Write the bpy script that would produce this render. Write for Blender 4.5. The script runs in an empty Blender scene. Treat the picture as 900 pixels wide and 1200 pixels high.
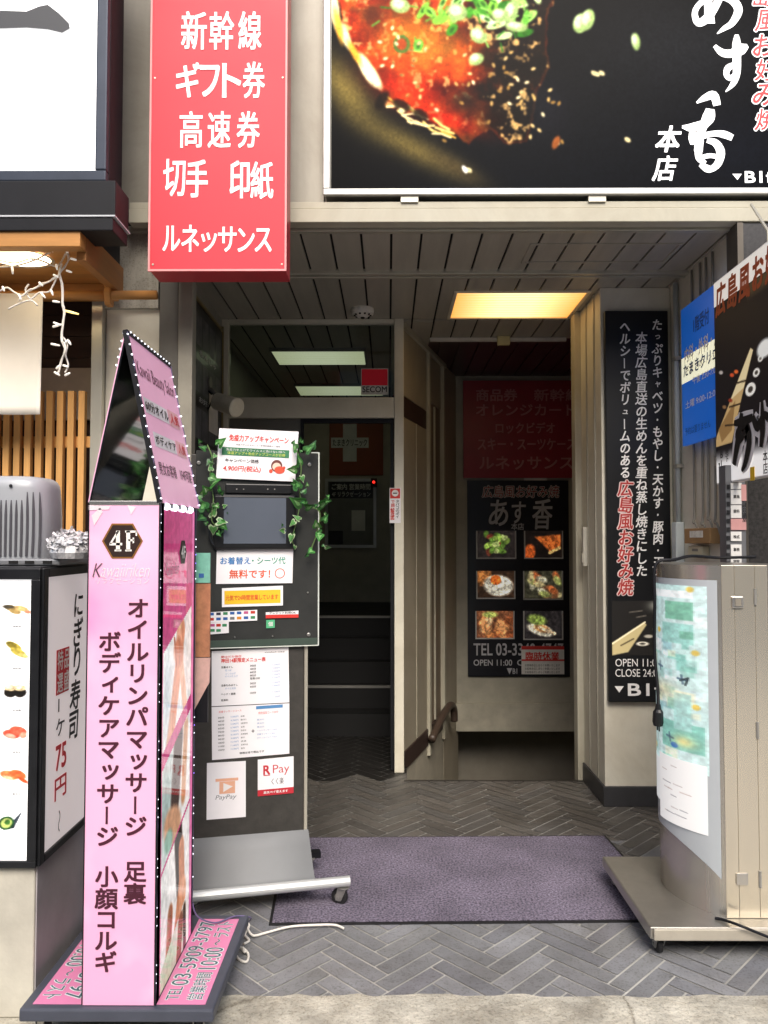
import bpy, bmesh, math, random
import numpy as np
from mathutils import Vector, Matrix
random.seed(7); RNG = np.random.default_rng(7)
S = bpy.context.scene
COL = S.collection

# ------------------------------------------------------------------ camera, sky, sun, exposure
F_PX, CX, CY = 900.0, 450.0, 600.0
PITCH = math.atan(33/900); YAW = math.atan(5/900); EYE = 1.5
cam_d = bpy.data.cameras.new('camera'); cam = bpy.data.objects.new('camera', cam_d); COL.objects.link(cam)
cam.location = (0, 0, EYE)
CAM_R = Matrix.Rotation(YAW, 3, 'Z') @ Matrix.Rotation(math.pi/2+PITCH, 3, 'X')
cam.rotation_euler = CAM_R.to_euler()
cam_d.sensor_fit = 'VERTICAL'; cam_d.sensor_height = 36; cam_d.lens = 36*F_PX/1200
cam_d.clip_start = .05; cam_d.clip_end = 500
S.camera = cam

SUN_DIR = Vector((.06, -.70, .72)).normalized()      # towards the sun: behind the camera, high
W = bpy.data.worlds.new('World'); S.world = W; W.use_nodes = True
nt = W.node_tree; bg = nt.nodes['Background']
sky = nt.nodes.new('ShaderNodeTexSky'); sky.sky_type = 'NISHITA'; sky.sun_disc = False
sky.sun_elevation = math.asin(SUN_DIR.z); sky.sun_rotation = math.atan2(SUN_DIR.x, SUN_DIR.y)
sky.air_density = 1.0; sky.dust_density = 4.0; sky.ozone_density = 1.0
nt.links.new(sky.outputs[0], bg.inputs[0]); bg.inputs[1].default_value = .14
sun_d = bpy.data.lights.new('sun', 'SUN'); sun_d.energy = 2.0; sun_d.angle = math.radians(32); sun_d.color = (1, .94, .87)
sun = bpy.data.objects.new('sun', sun_d); COL.objects.link(sun); sun.location = (-3, -8, 9)
sun.rotation_euler = SUN_DIR.to_track_quat('Z', 'Y').to_euler()
S.view_settings.view_transform = 'Standard'; S.view_settings.look = 'None'
S.view_settings.exposure = 0.5; S.view_settings.gamma = 1.0
S.view_settings.use_curve_mapping = False
S.render.engine = 'CYCLES'; S.cycles.use_denoising = True
S.cycles.max_bounces = 8; S.cycles.diffuse_bounces = 4; S.cycles.glossy_bounces = 4; S.cycles.transparent_max_bounces = 8
S.cycles.caustics_reflective = False; S.cycles.caustics_refractive = False
S.cycles.sample_clamp_indirect = 4

# ------------------------------------------------------------------ helpers: survey (photo pixel -> point on a real plane)
def ray(px, py):
    return CAM_R @ Vector(((px-CX)/F_PX, (CY-py)/F_PX, -1))
def P(px, py, Y):
    d = ray(px, py); t = Y/d.y
    return Vector((d.x*t, Y, EYE+d.z*t))
def GP(px, py, z=0.):
    d = ray(px, py); t = (z-EYE)/d.z
    return Vector((d.x*t, d.y*t, z))
class Fr:
    """a plane with its own axes: u to the viewer's right, v up, n out of the face"""
    def __init__(s, o, u, v):
        s.o = Vector(o); s.u = Vector(u).normalized(); s.v = Vector(v).normalized(); s.n = s.u.cross(s.v).normalized()
    def at(s, a, b, d=0.): return s.o+a*s.u+b*s.v+d*s.n
    def uv(s, px, py):
        d = ray(px, py); c = Vector((0, 0, EYE)); t = (s.o-c).dot(s.n)/d.dot(s.n)
        q = c+t*d-s.o
        return q.dot(s.u), q.dot(s.v)
    def R(s, x0, y0, x1, y1):
        """photo rectangle -> (a0, b0, a1, b1) on the plane"""
        xm, ym = (x0+x1)/2, (y0+y1)/2
        return s.uv(x0, ym)[0], s.uv(xm, y1)[1], s.uv(x1, ym)[0], s.uv(xm, y0)[1]
    def moved(s, d): return Fr(s.o+d*s.n, s.u, s.v)
def front(Y): return Fr((0, Y, 0), (1, 0, 0), (0, 0, 1))
def facing_left(X): return Fr((X, 0, 0), (0, -1, 0), (0, 0, 1))
def facing_right(X): return Fr((X, 0, 0), (0, 1, 0), (0, 0, 1))

# ------------------------------------------------------------------ materials
def lin(c):
    if isinstance(c, str):
        c = c.lstrip('#'); c = [int(c[i:i+2], 16)/255 for i in (0, 2, 4)]
    return tuple((x/12.92 if x <= .04045 else ((x+.055)/1.055)**2.4) for x in c)
MATS = {}
def M(name, col=None, rough=.6, metal=0., var=.14, scale=7., bump=0., bscale=60., stretch=(1, 1, 1), emit=0., emit_col=None, coat=0., fine=.5, spec=.5):
    if name in MATS: return MATS[name]
    m = bpy.data.materials.new(name); m.use_nodes = True; MATS[name] = m
    n = m.node_tree.nodes; l = m.node_tree.links; b = n['Principled BSDF']
    c = lin(col)
    tc = n.new('ShaderNodeTexCoord'); mp = n.new('ShaderNodeMapping'); mp.inputs['Scale'].default_value = stretch
    l.new(tc.outputs['Object'], mp.inputs[0])
    no = n.new('ShaderNodeTexNoise'); no.inputs['Scale'].default_value = scale; no.inputs['Detail'].default_value = 7; no.inputs['Roughness'].default_value = .62
    l.new(mp.outputs[0], no.inputs['Vector'])
    rp = n.new('ShaderNodeValToRGB'); l.new(no.outputs[0], rp.inputs[0])
    rp.color_ramp.elements[0].position = .3; rp.color_ramp.elements[1].position = .7
    rp.color_ramp.elements[0].color = (*[max(0, x*(1-var)) for x in c], 1)
    rp.color_ramp.elements[1].color = (*[min(1, x*(1+var*.7)) for x in c], 1)
    l.new(rp.outputs[0], b.inputs['Base Color'])
    b.inputs['Metallic'].default_value = metal; b.inputs['Specular IOR Level'].default_value = spec
    mr = n.new('ShaderNodeMapRange'); l.new(no.outputs[0], mr.inputs[0])
    mr.inputs['To Min'].default_value = max(.02, rough*.8); mr.inputs['To Max'].default_value = min(1, rough*1.2)
    l.new(mr.outputs[0], b.inputs['Roughness'])
    if coat: b.inputs['Coat Weight'].default_value = coat; b.inputs['Coat Roughness'].default_value = .08
    if bump:
        n2 = n.new('ShaderNodeTexNoise'); n2.inputs['Scale'].default_value = bscale; n2.inputs['Detail'].default_value = 5
        l.new(mp.outputs[0], n2.inputs['Vector'])
        bu = n.new('ShaderNodeBump'); bu.inputs['Strength'].default_value = bump; bu.inputs['Distance'].default_value = .01
        l.new(n2.outputs[0], bu.inputs['Height']); l.new(bu.outputs[0], b.inputs['Normal'])
    if emit:
        b.inputs['Emission Color'].default_value = (*lin(emit_col or col), 1); b.inputs['Emission Strength'].default_value = emit
    return m
def M_print(name, emit=0., rough=.5, coat=0., spec=.4):
    """a print: the ink colours are stored on the mesh"""
    if name in MATS: return MATS[name]
    m = bpy.data.materials.new(name); m.use_nodes = True; MATS[name] = m
    n = m.node_tree.nodes; l = m.node_tree.links; b = n['Principled BSDF']
    a = n.new('ShaderNodeAttribute'); a.attribute_name = 'ink'
    l.new(a.outputs['Color'], b.inputs['Base Color']); b.inputs['Roughness'].default_value = rough; b.inputs['Specular IOR Level'].default_value = spec
    if coat: b.inputs['Coat Weight'].default_value = coat
    if emit:
        l.new(a.outputs['Color'], b.inputs['Emission Color']); b.inputs['Emission Strength'].default_value = emit
    return m
def M_glass(name, tint=(.9, .95, .93), refl=.9):
    if name in MATS: return MATS[name]
    m = bpy.data.materials.new(name); m.use_nodes = True; MATS[name] = m
    n = m.node_tree.nodes; l = m.node_tree.links; n.remove(n['Principled BSDF'])
    o = n['Material Output']; t = n.new('ShaderNodeBsdfTransparent'); t.inputs[0].default_value = (*tint, 1)
    g = n.new('ShaderNodeBsdfGlossy'); g.inputs['Roughness'].default_value = .02
    fr = n.new('ShaderNodeFresnel'); fr.inputs[0].default_value = 1.5
    mul = n.new('ShaderNodeMath'); mul.operation = 'MULTIPLY'; mul.inputs[1].default_value = refl
    l.new(fr.outputs[0], mul.inputs[0]); mx = n.new('ShaderNodeMixShader')
    l.new(mul.outputs[0], mx.inputs[0]); l.new(t.outputs[0], mx.inputs[1]); l.new(g.outputs[0], mx.inputs[2]); l.new(mx.outputs[0], o.inputs[0])
    return m

# ------------------------------------------------------------------ mesh building
WLOC = {}
class MB:
    def __init__(s): s.v = []; s.f = []; s.c = []      # c: optional ink colour per face
    def add(s, vs, fs, col=None):
        k = len(s.v); s.v += [tuple(x) for x in vs]; s.f += [tuple(i+k for i in f) for f in fs]
        s.c += [col]*len(fs)
        return s
    def box(s, x0, x1, y0, y1, z0, z1, col=None):
        vs = [(x, y, z) for z in (z0, z1) for y in (y0, y1) for x in (x0, x1)]
        return s.add(vs, [(0, 2, 3, 1), (4, 5, 7, 6), (0, 1, 5, 4), (2, 6, 7, 3), (0, 4, 6, 2), (1, 3, 7, 5)], col)
    def slab(s, fr, a0, b0, a1, b1, d0, d1, col=None):
        vs = [fr.at(a, b, d) for d in (d0, d1) for b in (b0, b1) for a in (a0, a1)]
        return s.add(vs, [(0, 2, 3, 1), (4, 5, 7, 6), (0, 1, 5, 4), (2, 6, 7, 3), (0, 4, 6, 2), (1, 3, 7, 5)], col)
    def rect(s, fr, a0, b0, a1, b1, d=0., col=None):
        return s.add([fr.at(a0, b0, d), fr.at(a1, b0, d), fr.at(a1, b1, d), fr.at(a0, b1, d)], [(0, 1, 2, 3)], col)
    def poly(s, fr, pts, d=0., col=None):
        return s.add([fr.at(a, b, d) for a, b in pts], [tuple(range(len(pts)))], col)
    def prism(s, fr, pts, d0, d1, col=None):
        n = len(pts); vs = [fr.at(a, b, d) for d in (d0, d1) for a, b in pts]
        return s.add(vs, [tuple(reversed(range(n))), tuple(range(n, 2*n))]+[(i, (i+1) % n, n+(i+1) % n, n+i) for i in range(n)], col)
    def frame(s, fr, a0, b0, a1, b1, w, d0, d1):
        s.slab(fr, a0, b0, a1, b0+w, d0, d1); s.slab(fr, a0, b1-w, a1, b1, d0, d1)
        s.slab(fr, a0, b0+w, a0+w, b1-w, d0, d1); return s.slab(fr, a1-w, b0+w, a1, b1-w, d0, d1)
    def tube(s, pts, r, n=8, cap=True, col=None):
        pts = [Vector(p) for p in pts]; rs = r if isinstance(r, (list, tuple)) else [r]*len(pts)
        vs = []; up = Vector((.13, .27, .95))
        for i, p in enumerate(pts):
            t = (pts[min(i+1, len(pts)-1)]-pts[max(i-1, 0)]).normalized()
            if abs(t.dot(up)) > .97: up = Vector((1, .1, 0))
            a = t.cross(up).normalized(); b = a.cross(t).normalized(); up = b
            vs += [p+rs[i]*(math.cos(2*math.pi*k/n)*a+math.sin(2*math.pi*k/n)*b) for k in range(n)]
        fs = [(i*n+k, i*n+(k+1) % n, (i+1)*n+(k+1) % n, (i+1)*n+k) for i in range(len(pts)-1) for k in range(n)]
        if cap: fs += [tuple(reversed(range(n))), tuple((len(pts)-1)*n+k for k in range(n))]
        return s.add(vs, fs, col)
    def lathe(s, c, axis, prof, n=24, col=None):
        """prof: (distance along axis, radius)"""
        ax = Vector(axis).normalized(); a = ax.orthogonal().normalized(); b = ax.cross(a); c = Vector(c)
        vs = [c+h*ax+r*(math.cos(2*math.pi*k/n)*a+math.sin(2*math.pi*k/n)*b) for h, r in prof for k in range(n)]
        fs = [(i*n+k, i*n+(k+1) % n, (i+1)*n+(k+1) % n, (i+1)*n+k) for i in range(len(prof)-1) for k in range(n)]
        fs += [tuple(reversed(range(n))), tuple((len(prof)-1)*n+k for k in range(n))]
        return s.add(vs, fs, col)
    def ribbon(s, fr, pts, ws, d=0., col=None):
        """a brush stroke: a band of varying width along a 2-D path"""
        pts = [Vector((a, b)) for a, b in pts]; L = []; R_ = []
        for i, p in enumerate(pts):
            t = (pts[min(i+1, len(pts)-1)]-pts[max(i-1, 0)]).normalized(); q = Vector((-t.y, t.x))*ws[i]/2
            L.append(p+q); R_.append(p-q)
        n = len(pts)
        return s.add([fr.at(p.x, p.y, d) for p in R_+L], [(i, i+1, n+i+1, n+i) for i in range(n-1)], col)
    def disc(s, fr, a, b, ra, rb=None, d=0., n=18, col=None):
        rb = rb or ra
        return s.poly(fr, [(a+ra*math.cos(2*math.pi*k/n), b+rb*math.sin(2*math.pi*k/n)) for k in range(n)], d, col)
    def build(s, name, mat, parent=None, bevel=0., smooth=False, origin=None, seg=2):
        me = bpy.data.meshes.new(name)
        if parent is not None: o0 = WLOC[parent.name]
        elif origin is not None: o0 = Vector(origin)
        else:
            A = np.array(s.v); o0 = Vector(((A[:, 0].min()+A[:, 0].max())/2, (A[:, 1].min()+A[:, 1].max())/2, A[:, 2].min()))
        me.from_pydata([(x-o0.x, y-o0.y, z-o0.z) for x, y, z in s.v], [], s.f)
        if any(c is not None for c in s.c):
            at = me.color_attributes.new('ink', 'FLOAT_COLOR', 'CORNER')
            buf = []
            for p, c in zip(s.f, s.c):
                cc = (*lin(c), 1) if c is not None else (.5, .5, .5, 1)
                buf += list(cc)*len(p)
            at.data.foreach_set('color', buf)
        me.materials.append(mat); me.update()
        ob = bpy.data.objects.new(name, me); COL.objects.link(ob)
        if smooth:
            for p in me.polygons: p.use_smooth = True
        if bevel:
            bm = ob.modifiers.new('bevel', 'BEVEL'); bm.width = bevel; bm.segments = seg; bm.limit_method = 'ANGLE'; bm.angle_limit = math.radians(40)
        if parent is not None: ob.parent = parent; WLOC[ob.name] = o0
        else: ob.location = o0; WLOC[ob.name] = o0
        return ob
def tag(o, label, cat, group=None):
    o['label'] = label; o['category'] = cat; o['kind'] = 'thing'
    if group: o['group'] = group
    return o
def struct(o): o['kind'] = 'structure'; return o
def T(name, label, cat, loc, group=None):
    o = bpy.data.objects.new(name, None); COL.objects.link(o); o.location = loc; o.empty_display_size = .1
    WLOC[o.name] = Vector(loc)
    return tag(o, label, cat, group)
def smoothed(pts, k=6):
    pts = [Vector(p) for p in pts]; out = []
    for i in range(len(pts)-1):
        p0, p1, p2, p3 = pts[max(i-1, 0)], pts[i], pts[i+1], pts[min(i+2, len(pts)-1)]
        for j in range(k):
            t = j/k
            out.append(.5*((2*p1)+(p2-p0)*t+(2*p0-5*p1+4*p2-p3)*t*t+(3*p1-p0-3*p2+p3)*t**3))
    return out+[pts[-1]]

# ------------------------------------------------------------------ lettering
GL = {}
def glyph(s, bold, shear):
    k = (s, bold, shear)
    if k not in GL:
        c = bpy.data.curves.new('lettering_source', 'FONT'); c.body = s; c.offset = bold; c.shear = shear; c.resolution_u = 3; c.fill_mode = 'FRONT'
        o = bpy.data.objects.new('lettering_source', c)
        me = bpy.data.meshes.new_from_object(o)
        vs = [(v.co.x, v.co.y) for v in me.vertices]; fs = [tuple(p.vertices) for p in me.polygons]
        bpy.data.objects.remove(o); bpy.data.curves.remove(c); bpy.data.meshes.remove(me)
        xs = [v[0] for v in vs] or [0]; ys = [v[1] for v in vs] or [0]
        GL[k] = (vs, fs, min(xs), max(xs), min(ys), max(ys))
    return GL[k]
STEP = .00012
def put(mb, fr, g, a0, b0, a1, b1, d, rot=0., col=None, bold=0.):
    if bold > 0:                                        # heavier strokes: overprints, each a hair above the last
        sc = abs(b1-b0)/max(g[5]-g[4], .5); r = bold*sc; k = 8 if bold > .045 else 4
        for i in range(k):
            q = 2*math.pi*(i+.5)/k; da, db = r*math.cos(q), r*math.sin(q)
            put(mb, fr, g, a0+da, b0+db, a1+da, b1+db, d+STEP*i, rot, col)
        return
    vs, fs, x0, x1, y0, y1 = g
    if not vs: return
    sx = (a1-a0)/max(x1-x0, 1e-6); sy = (b1-b0)/max(y1-y0, 1e-6); ca, sa = math.cos(rot), math.sin(rot); ma, mb_ = (a0+a1)/2, (b0+b1)/2
    out = []
    for x, y in vs:
        a = a0+(x-x0)*sx; b = b0+(y-y0)*sy
        if rot: a, b = ma+(a-ma)*ca-(b-mb_)*sa, mb_+(a-ma)*sa+(b-mb_)*ca
        out.append(fr.at(a, b, d))
    mb.add(out, fs, col)
def htext(mb, fr, s, rect, bold=0., shear=0., d=.002, rot=0., col=None):
    put(mb, fr, glyph(s, min(bold, 0.), shear), *rect, d, rot, col, max(bold, 0.)*.8)
EM = .92
def char_at(mb, fr, ch, a, b, w, h, bold=0., shear=0., d=.002, vert=False, rot=0., col=None):
    """one character in a cell of w x h centred on (a, b), keeping the place it has in its em square"""
    if ch in ' \u3000': return
    g = glyph(ch, min(bold, 0.), shear); vs, fs, x0, x1, y0, y1 = g; bold = max(bold, 0.)*.8
    cxm, cym = .47, .36
    if vert and ch in 'ー〜-':
        hw = (x1-x0)/2/EM*h; hh = max((y1-y0)/2/EM*w, .001)
        put(mb, fr, g, a-hw, b-hh, a+hw, b+hh, d, -math.pi/2, col, min(bold, .03)); return
    ox = oy = 0.
    if vert and ch in 'っッゃャュィ': ox, oy = .1, .1
    put(mb, fr, g, a+((x0-cxm)/EM+ox)*w, b+((y0-cym)/EM+oy)*h, a+((x1-cxm)/EM+ox)*w, b+((y1-cym)/EM+oy)*h, d, rot, col, bold)
def vtext(mb, fr, s, a, b_top, b_bot, w, bold=0., shear=0., d=.002, h=None, jit=0., col=None):
    n = len(s); pitch = (b_top-b_bot)/n; h = h or pitch*.98
    for i, ch in enumerate(s):
        char_at(mb, fr, ch, a+random.uniform(-jit, jit)*w, b_top-(i+.5)*pitch, w, h, bold, shear, d, True, random.uniform(-jit, jit), col)

# ------------------------------------------------------------------ printed pictures: ink painted on a fine grid
class Canvas:
    def __init__(s, w, h, col):
        s.w, s.h = w, h; s.p = np.zeros((h, w, 3)); s.p[:] = s._c(col)
        s.X, s.Y = np.meshgrid(np.arange(w)+.5, np.arange(h)+.5)
    @staticmethod
    def _c(c):
        if isinstance(c, str):
            c = c.lstrip('#'); return np.array([int(c[i:i+2], 16)/255 for i in (0, 2, 4)])
        return np.array(c)
    def noise(s, sc, oct=4, seed=0):
        r = np.random.default_rng(seed); out = np.zeros((s.h, s.w)); amp = 1.; tot = 0
        for o in range(oct):
            st = max(1.5, sc/2**o); gw, gh = int(s.w/st)+3, int(s.h/st)+3; g = r.random((gh, gw))
            x = s.X/st; y = s.Y/st; xi = x.astype(int); yi = y.astype(int); fx = x-xi; fy = y-yi; fx = fx*fx*(3-2*fx); fy = fy*fy*(3-2*fy)
            out += amp*((g[yi, xi]*(1-fx)+g[yi, xi+1]*fx)*(1-fy)+(g[yi+1, xi]*(1-fx)+g[yi+1, xi+1]*fx)*fy); tot += amp; amp *= .55
        return out/tot
    def mix(s, mask, col):
        mask = np.clip(mask, 0, 1)[..., None]; s.p = s.p*(1-mask)+(s._c(col) if not isinstance(col, np.ndarray) or col.ndim == 1 else col)*mask; return s
    def ell(s, x, y, rx, ry, col, rot=0., soft=1.2, al=1.):
        c, sn = math.cos(rot), math.sin(rot); dx = s.X-x; dy = s.Y-y
        q = np.sqrt(((dx*c+dy*sn)/rx)**2+((-dx*sn+dy*c)/ry)**2)
        return s.mix(np.clip((1-q)*min(rx, ry)/soft+.5, 0, 1)*al, col)
    def glow(s, x, y, rx, ry, col, al=1., rot=0.):
        c, sn = math.cos(rot), math.sin(rot); dx = s.X-x; dy = s.Y-y
        q = ((dx*c+dy*sn)/rx)**2+((-dx*sn+dy*c)/ry)**2
        return s.mix(np.exp(-q)*al, col)
    def poly(s, pts, col, soft=1.2, al=1.):
        return s.mix(s.inside(pts, soft)*al, col)
    def inside(s, pts, soft=1.2):
        ins = np.zeros((s.h, s.w), bool); dist = np.full((s.h, s.w), 1e9); n = len(pts)
        for i in range(n):
            (x0, y0), (x1, y1) = pts[i], pts[(i+1) % n]
            if y0 != y1:
                c = ((y0 > s.Y) != (y1 > s.Y)) & (s.X < (x1-x0)*(s.Y-y0)/(y1-y0)+x0); ins ^= c
            dx, dy = x1-x0, y1-y0; t = np.clip(((s.X-x0)*dx+(s.Y-y0)*dy)/(dx*dx+dy*dy+1e-9), 0, 1)
            dist = np.minimum(dist, np.hypot(s.X-x0-t*dx, s.Y-y0-t*dy))
        return np.clip(np.where(ins, dist, -dist)/soft+.5, 0, 1)
    def grain(s, al, sc=2.5, seed=1):
        s.p = np.clip(s.p*(1+al*(s.noise(sc, 3, seed)[..., None]-.5)*2), 0, 1); return s
    def line(s, pts, w, col, soft=1.2, al=1.):
        dist = np.full((s.h, s.w), 1e9)
        for (x0, y0), (x1, y1) in zip(pts, pts[1:]):
            dx, dy = x1-x0, y1-y0; t = np.clip(((s.X-x0)*dx+(s.Y-y0)*dy)/(dx*dx+dy*dy+1e-9), 0, 1)
            dist = np.minimum(dist, np.hypot(s.X-x0-t*dx, s.Y-y0-t*dy))
        return s.mix(np.clip((w/2-dist)/soft+.5, 0, 1)*al, col)
    def build(s, name, fr, rect, mat, parent=None, d=0., bend=None):
        """rect (a0, b0, a1, b1) on the plane; bend(a, b, d) may give the point instead"""
        a0, b0, a1, b1 = rect; w, h = s.w, s.h
        xs = np.linspace(a0, a1, w+1); ys = np.linspace(b1, b0, h+1)
        if bend is None:
            A, B = np.meshgrid(xs, ys); o = np.array(fr.o)+d*np.array(fr.n)
            V = o+A[..., None]*np.array(fr.u)+B[..., None]*np.array(fr.v)
        else: V = np.array([[bend(a, b, d) for a in xs] for b in ys])
        V = V.reshape(-1, 3); o0 = WLOC[parent.name]; V = V-np.array(o0)
        I, J = np.meshgrid(np.arange(w), np.arange(h)); k = (J*(w+1)+I).ravel()
        Fc = np.stack([k+w+1, k+w+2, k+1, k], 1)
        me = bpy.data.meshes.new(name); me.vertices.add(len(V)); me.vertices.foreach_set('co', V.ravel())
        me.loops.add(Fc.size); me.loops.foreach_set('vertex_index', Fc.ravel().astype(np.int32))
        me.polygons.add(len(Fc)); me.polygons.foreach_set('loop_start', np.arange(0, Fc.size, 4, dtype=np.int32)); me.polygons.foreach_set('loop_total', np.full(len(Fc), 4, dtype=np.int32))
        me.update(); me.validate()
        c = s.p.reshape(-1, 3); c = np.where(c <= .04045, c/12.92, ((np.clip(c, 0, 1)+.055)/1.055)**2.4)
        c4 = np.concatenate([np.repeat(c, 4, 0), np.ones((len(c)*4, 1))], 1)
        at = me.color_attributes.new('ink', 'FLOAT_COLOR', 'CORNER'); at.data.foreach_set('color', c4.ravel().astype(np.float32))
        me.materials.append(mat)
        ob = bpy.data.objects.new(name, me); COL.objects.link(ob); ob.parent = parent; WLOC[ob.name] = o0
        return ob
# ================================================================== THE SETTING
def M_ink(name, rough=.6, var=.2, scale=9., bump=0., bscale=60.):
    m = M(name, '#808080', rough, var=var, scale=scale, bump=bump, bscale=bscale)
    n = m.node_tree.nodes; l = m.node_tree.links; b = n['Principled BSDF']
    if 'ink' in [x.name for x in n]: return m
    a = n.new('ShaderNodeAttribute'); a.attribute_name = 'ink'; a.name = 'ink'
    mx = n.new('ShaderNodeMix'); mx.data_type = 'RGBA'; mx.blend_type = 'MULTIPLY'; mx.inputs[0].default_value = 1
    rp = [x for x in n if x.type == 'VALTORGB'][0]
    rp.color_ramp.elements[0].color = (1-var, 1-var, 1-var, 1); rp.color_ramp.elements[1].color = (1, 1, 1, 1)
    l.new(a.outputs['Color'], mx.inputs[6]); l.new(rp.outputs[0], mx.inputs[7]); l.new(mx.outputs[2], b.inputs['Base Color'])
    return m
m_cream = M('painted_cream_metal', '#c3bfac', .45, var=.1, scale=4, stretch=(1, 1, .35))
m_pillar = M('cream_pillar_paint', '#e6e2d0', .5, var=.1, scale=3)
m_greywall = M('grey_metal_panel', '#aaa69a', .45, metal=.15, var=.16, scale=3, stretch=(2, 2, .3))
m_trim = M('satin_aluminium', '#c8c4b4', .35, metal=.5, var=.1, stretch=(1, 1, .3))
m_dark = M('black_trim', '#1b1c20', .5, var=.2, spec=.25)
m_recess = M('dark_recess', '#0c0b0b', .8)  # near-black for backings, slots, vents and seams
m_slat = M('ceiling_board_metal', '#bdb7a9', .42, metal=.2, var=.14, scale=3, stretch=(4, .5, 1))
m_maroon = M('red_reflection_ceiling', '#40282a', .3, var=.2)  # the red sign's reflection put into the colour of a black ceiling
m_conc = M('weathered_concrete', '#bebaac', .9, var=.35, scale=7, bump=.9, bscale=45)
m_stain = M('stained_concrete', '#b7b3a6', .8, var=.35, scale=4, bump=.2, bscale=40, stretch=(2, 2, .5))
m_pave = M('street_pavement', '#a8a69f', .9, var=.2, scale=5, bump=.4, bscale=150)
m_granite = M('polished_dark_granite', '#3a3836', .25, var=.45, scale=60, coat=.3)
m_skirt = M('dark_skirting', '#3a3a3c', .45, var=.25, scale=10)
m_brown = M('brown_band', '#40302a', .5)
m_board = M('partition_board', '#b3aa96', .5, var=.1, scale=4, stretch=(1, 1, .3))
m_step = M('dark_stair_tile', '#454239', .5, var=.25, scale=15)
m_hall = M('dim_hall_wall', '#bdb8aa', .7, var=.12, scale=3)
m_nose = M('stair_nosing', '#9a9892', .4, metal=.3)

def weather(m, sc=2.2, lo=.62, cracks=0., grit=True):
    n = m.node_tree.nodes; l = m.node_tree.links; b = n['Principled BSDF']; src = b.inputs['Base Color'].links[0].from_socket
    tc = [x for x in n if x.type == 'TEX_COORD'][0]
    no = n.new('ShaderNodeTexNoise'); no.inputs['Scale'].default_value = sc; no.inputs['Detail'].default_value = 10; no.inputs['Roughness'].default_value = .7; no.inputs['Distortion'].default_value = .8; l.new(tc.outputs['Object'], no.inputs['Vector'])
    r = n.new('ShaderNodeValToRGB'); r.color_ramp.elements[0].position = .36; r.color_ramp.elements[1].position = .6; r.color_ramp.elements[0].color = (lo, lo*.97, lo*.93, 1); l.new(no.outputs[0], r.inputs[0])
    mx = n.new('ShaderNodeMix'); mx.data_type = 'RGBA'; mx.blend_type = 'MULTIPLY'; mx.inputs[0].default_value = 1; l.new(src, mx.inputs[6]); l.new(r.outputs[0], mx.inputs[7]); out = mx.outputs[2]
    if not grit: l.new(out, b.inputs['Base Color']); return m
    g = n.new('ShaderNodeTexNoise'); g.inputs['Scale'].default_value = 130; g.inputs['Detail'].default_value = 2; l.new(tc.outputs['Object'], g.inputs['Vector'])
    rg = n.new('ShaderNodeValToRGB'); rg.color_ramp.elements[0].position = .34; rg.color_ramp.elements[1].position = .46; rg.color_ramp.elements[0].color = (.72, .72, .70, 1); l.new(g.outputs[0], rg.inputs[0])
    m2 = n.new('ShaderNodeMix'); m2.data_type = 'RGBA'; m2.blend_type = 'MULTIPLY'; m2.inputs[0].default_value = 1; l.new(out, m2.inputs[6]); l.new(rg.outputs[0], m2.inputs[7]); out = m2.outputs[2]
    if cracks:
        v = n.new('ShaderNodeTexVoronoi'); v.feature = 'DISTANCE_TO_EDGE'; v.inputs['Scale'].default_value = cracks
        ad = n.new('ShaderNodeMix'); ad.data_type = 'RGBA'; ad.inputs[0].default_value = .12; l.new(tc.outputs['Object'], ad.inputs[6]); l.new(no.outputs[1], ad.inputs[7]); l.new(ad.outputs[2], v.inputs['Vector'])
        rc = n.new('ShaderNodeValToRGB'); rc.color_ramp.elements[0].position = .0; rc.color_ramp.elements[1].position = .006; rc.color_ramp.elements[0].color = (.5, .48, .45, 1); l.new(v.outputs['Distance'], rc.inputs[0])
        m3 = n.new('ShaderNodeMix'); m3.data_type = 'RGBA'; m3.blend_type = 'MULTIPLY'; m3.inputs[0].default_value = 1; l.new(out, m3.inputs[6]); l.new(rc.outputs[0], m3.inputs[7]); out = m3.outputs[2]
    l.new(out, b.inputs['Base Color']); return m
weather(m_conc, 5., .76, .7); weather(m_stain, 3., .6); weather(m_pave, 2., .7); weather(m_pillar, 1.3, .84, 0, False); weather(m_greywall, 1.2, .78, 0, False); weather(m_cream, 1.5, .84, 0, False); weather(m_board, 1.6, .8, 0, False)
# --- ground, kerb, tiled floor
g = MB().add([(-60, -60, -.12), (60, -60, -.12), (60, 2.25, -.12), (-60, 2.25, -.12)], [(0, 1, 2, 3)])
struct(g.build('street_pavement', m_pave))
m_opp = M('added_facade', '#a8a39a', .7, var=.15, scale=.8); m_win = M('added_window', '#3b4650', .15, coat=.4)
ob_ = T('added_opposite_building', 'unseen plain two storey building added across the street to block low sky light', 'building', (0, -11.5, -.12))
MB().box(-30, 30, -13, -10, -.12, 8).build('wall', m_opp, ob_)  # added behind the camera to cut low sky light into the entrance
w0 = MB().box(-28, -25.6, -10.02, -9.97, 1, 3.2).build('window', m_win, ob_)
for i in range(14):
    for j in range(2):
        if i or j:
            w1 = w0.copy(); COL.objects.link(w1); w1.parent = ob_; w1.location = (4*i, 0, 3.8*j)
k = MB()
x = -4.
while x < 4:                                            # kerb stones, ragged along the tiled edge
    w = random.uniform(.9, 1.2); k.box(x+.002, x+w-.002, 2.25, 2.398, -.12, -.004); x += w
n = 160
xs = [-4+8*i/n for i in range(n+1)]
edge = [2.585+random.uniform(-.009, .012) for _ in xs]
vs = [(a, 2.411, -.004) for a in xs]+[(a, e, .003) for a, e in zip(xs, edge)]+[(a, e+.012, -.006) for a, e in zip(xs, edge)]
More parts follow.
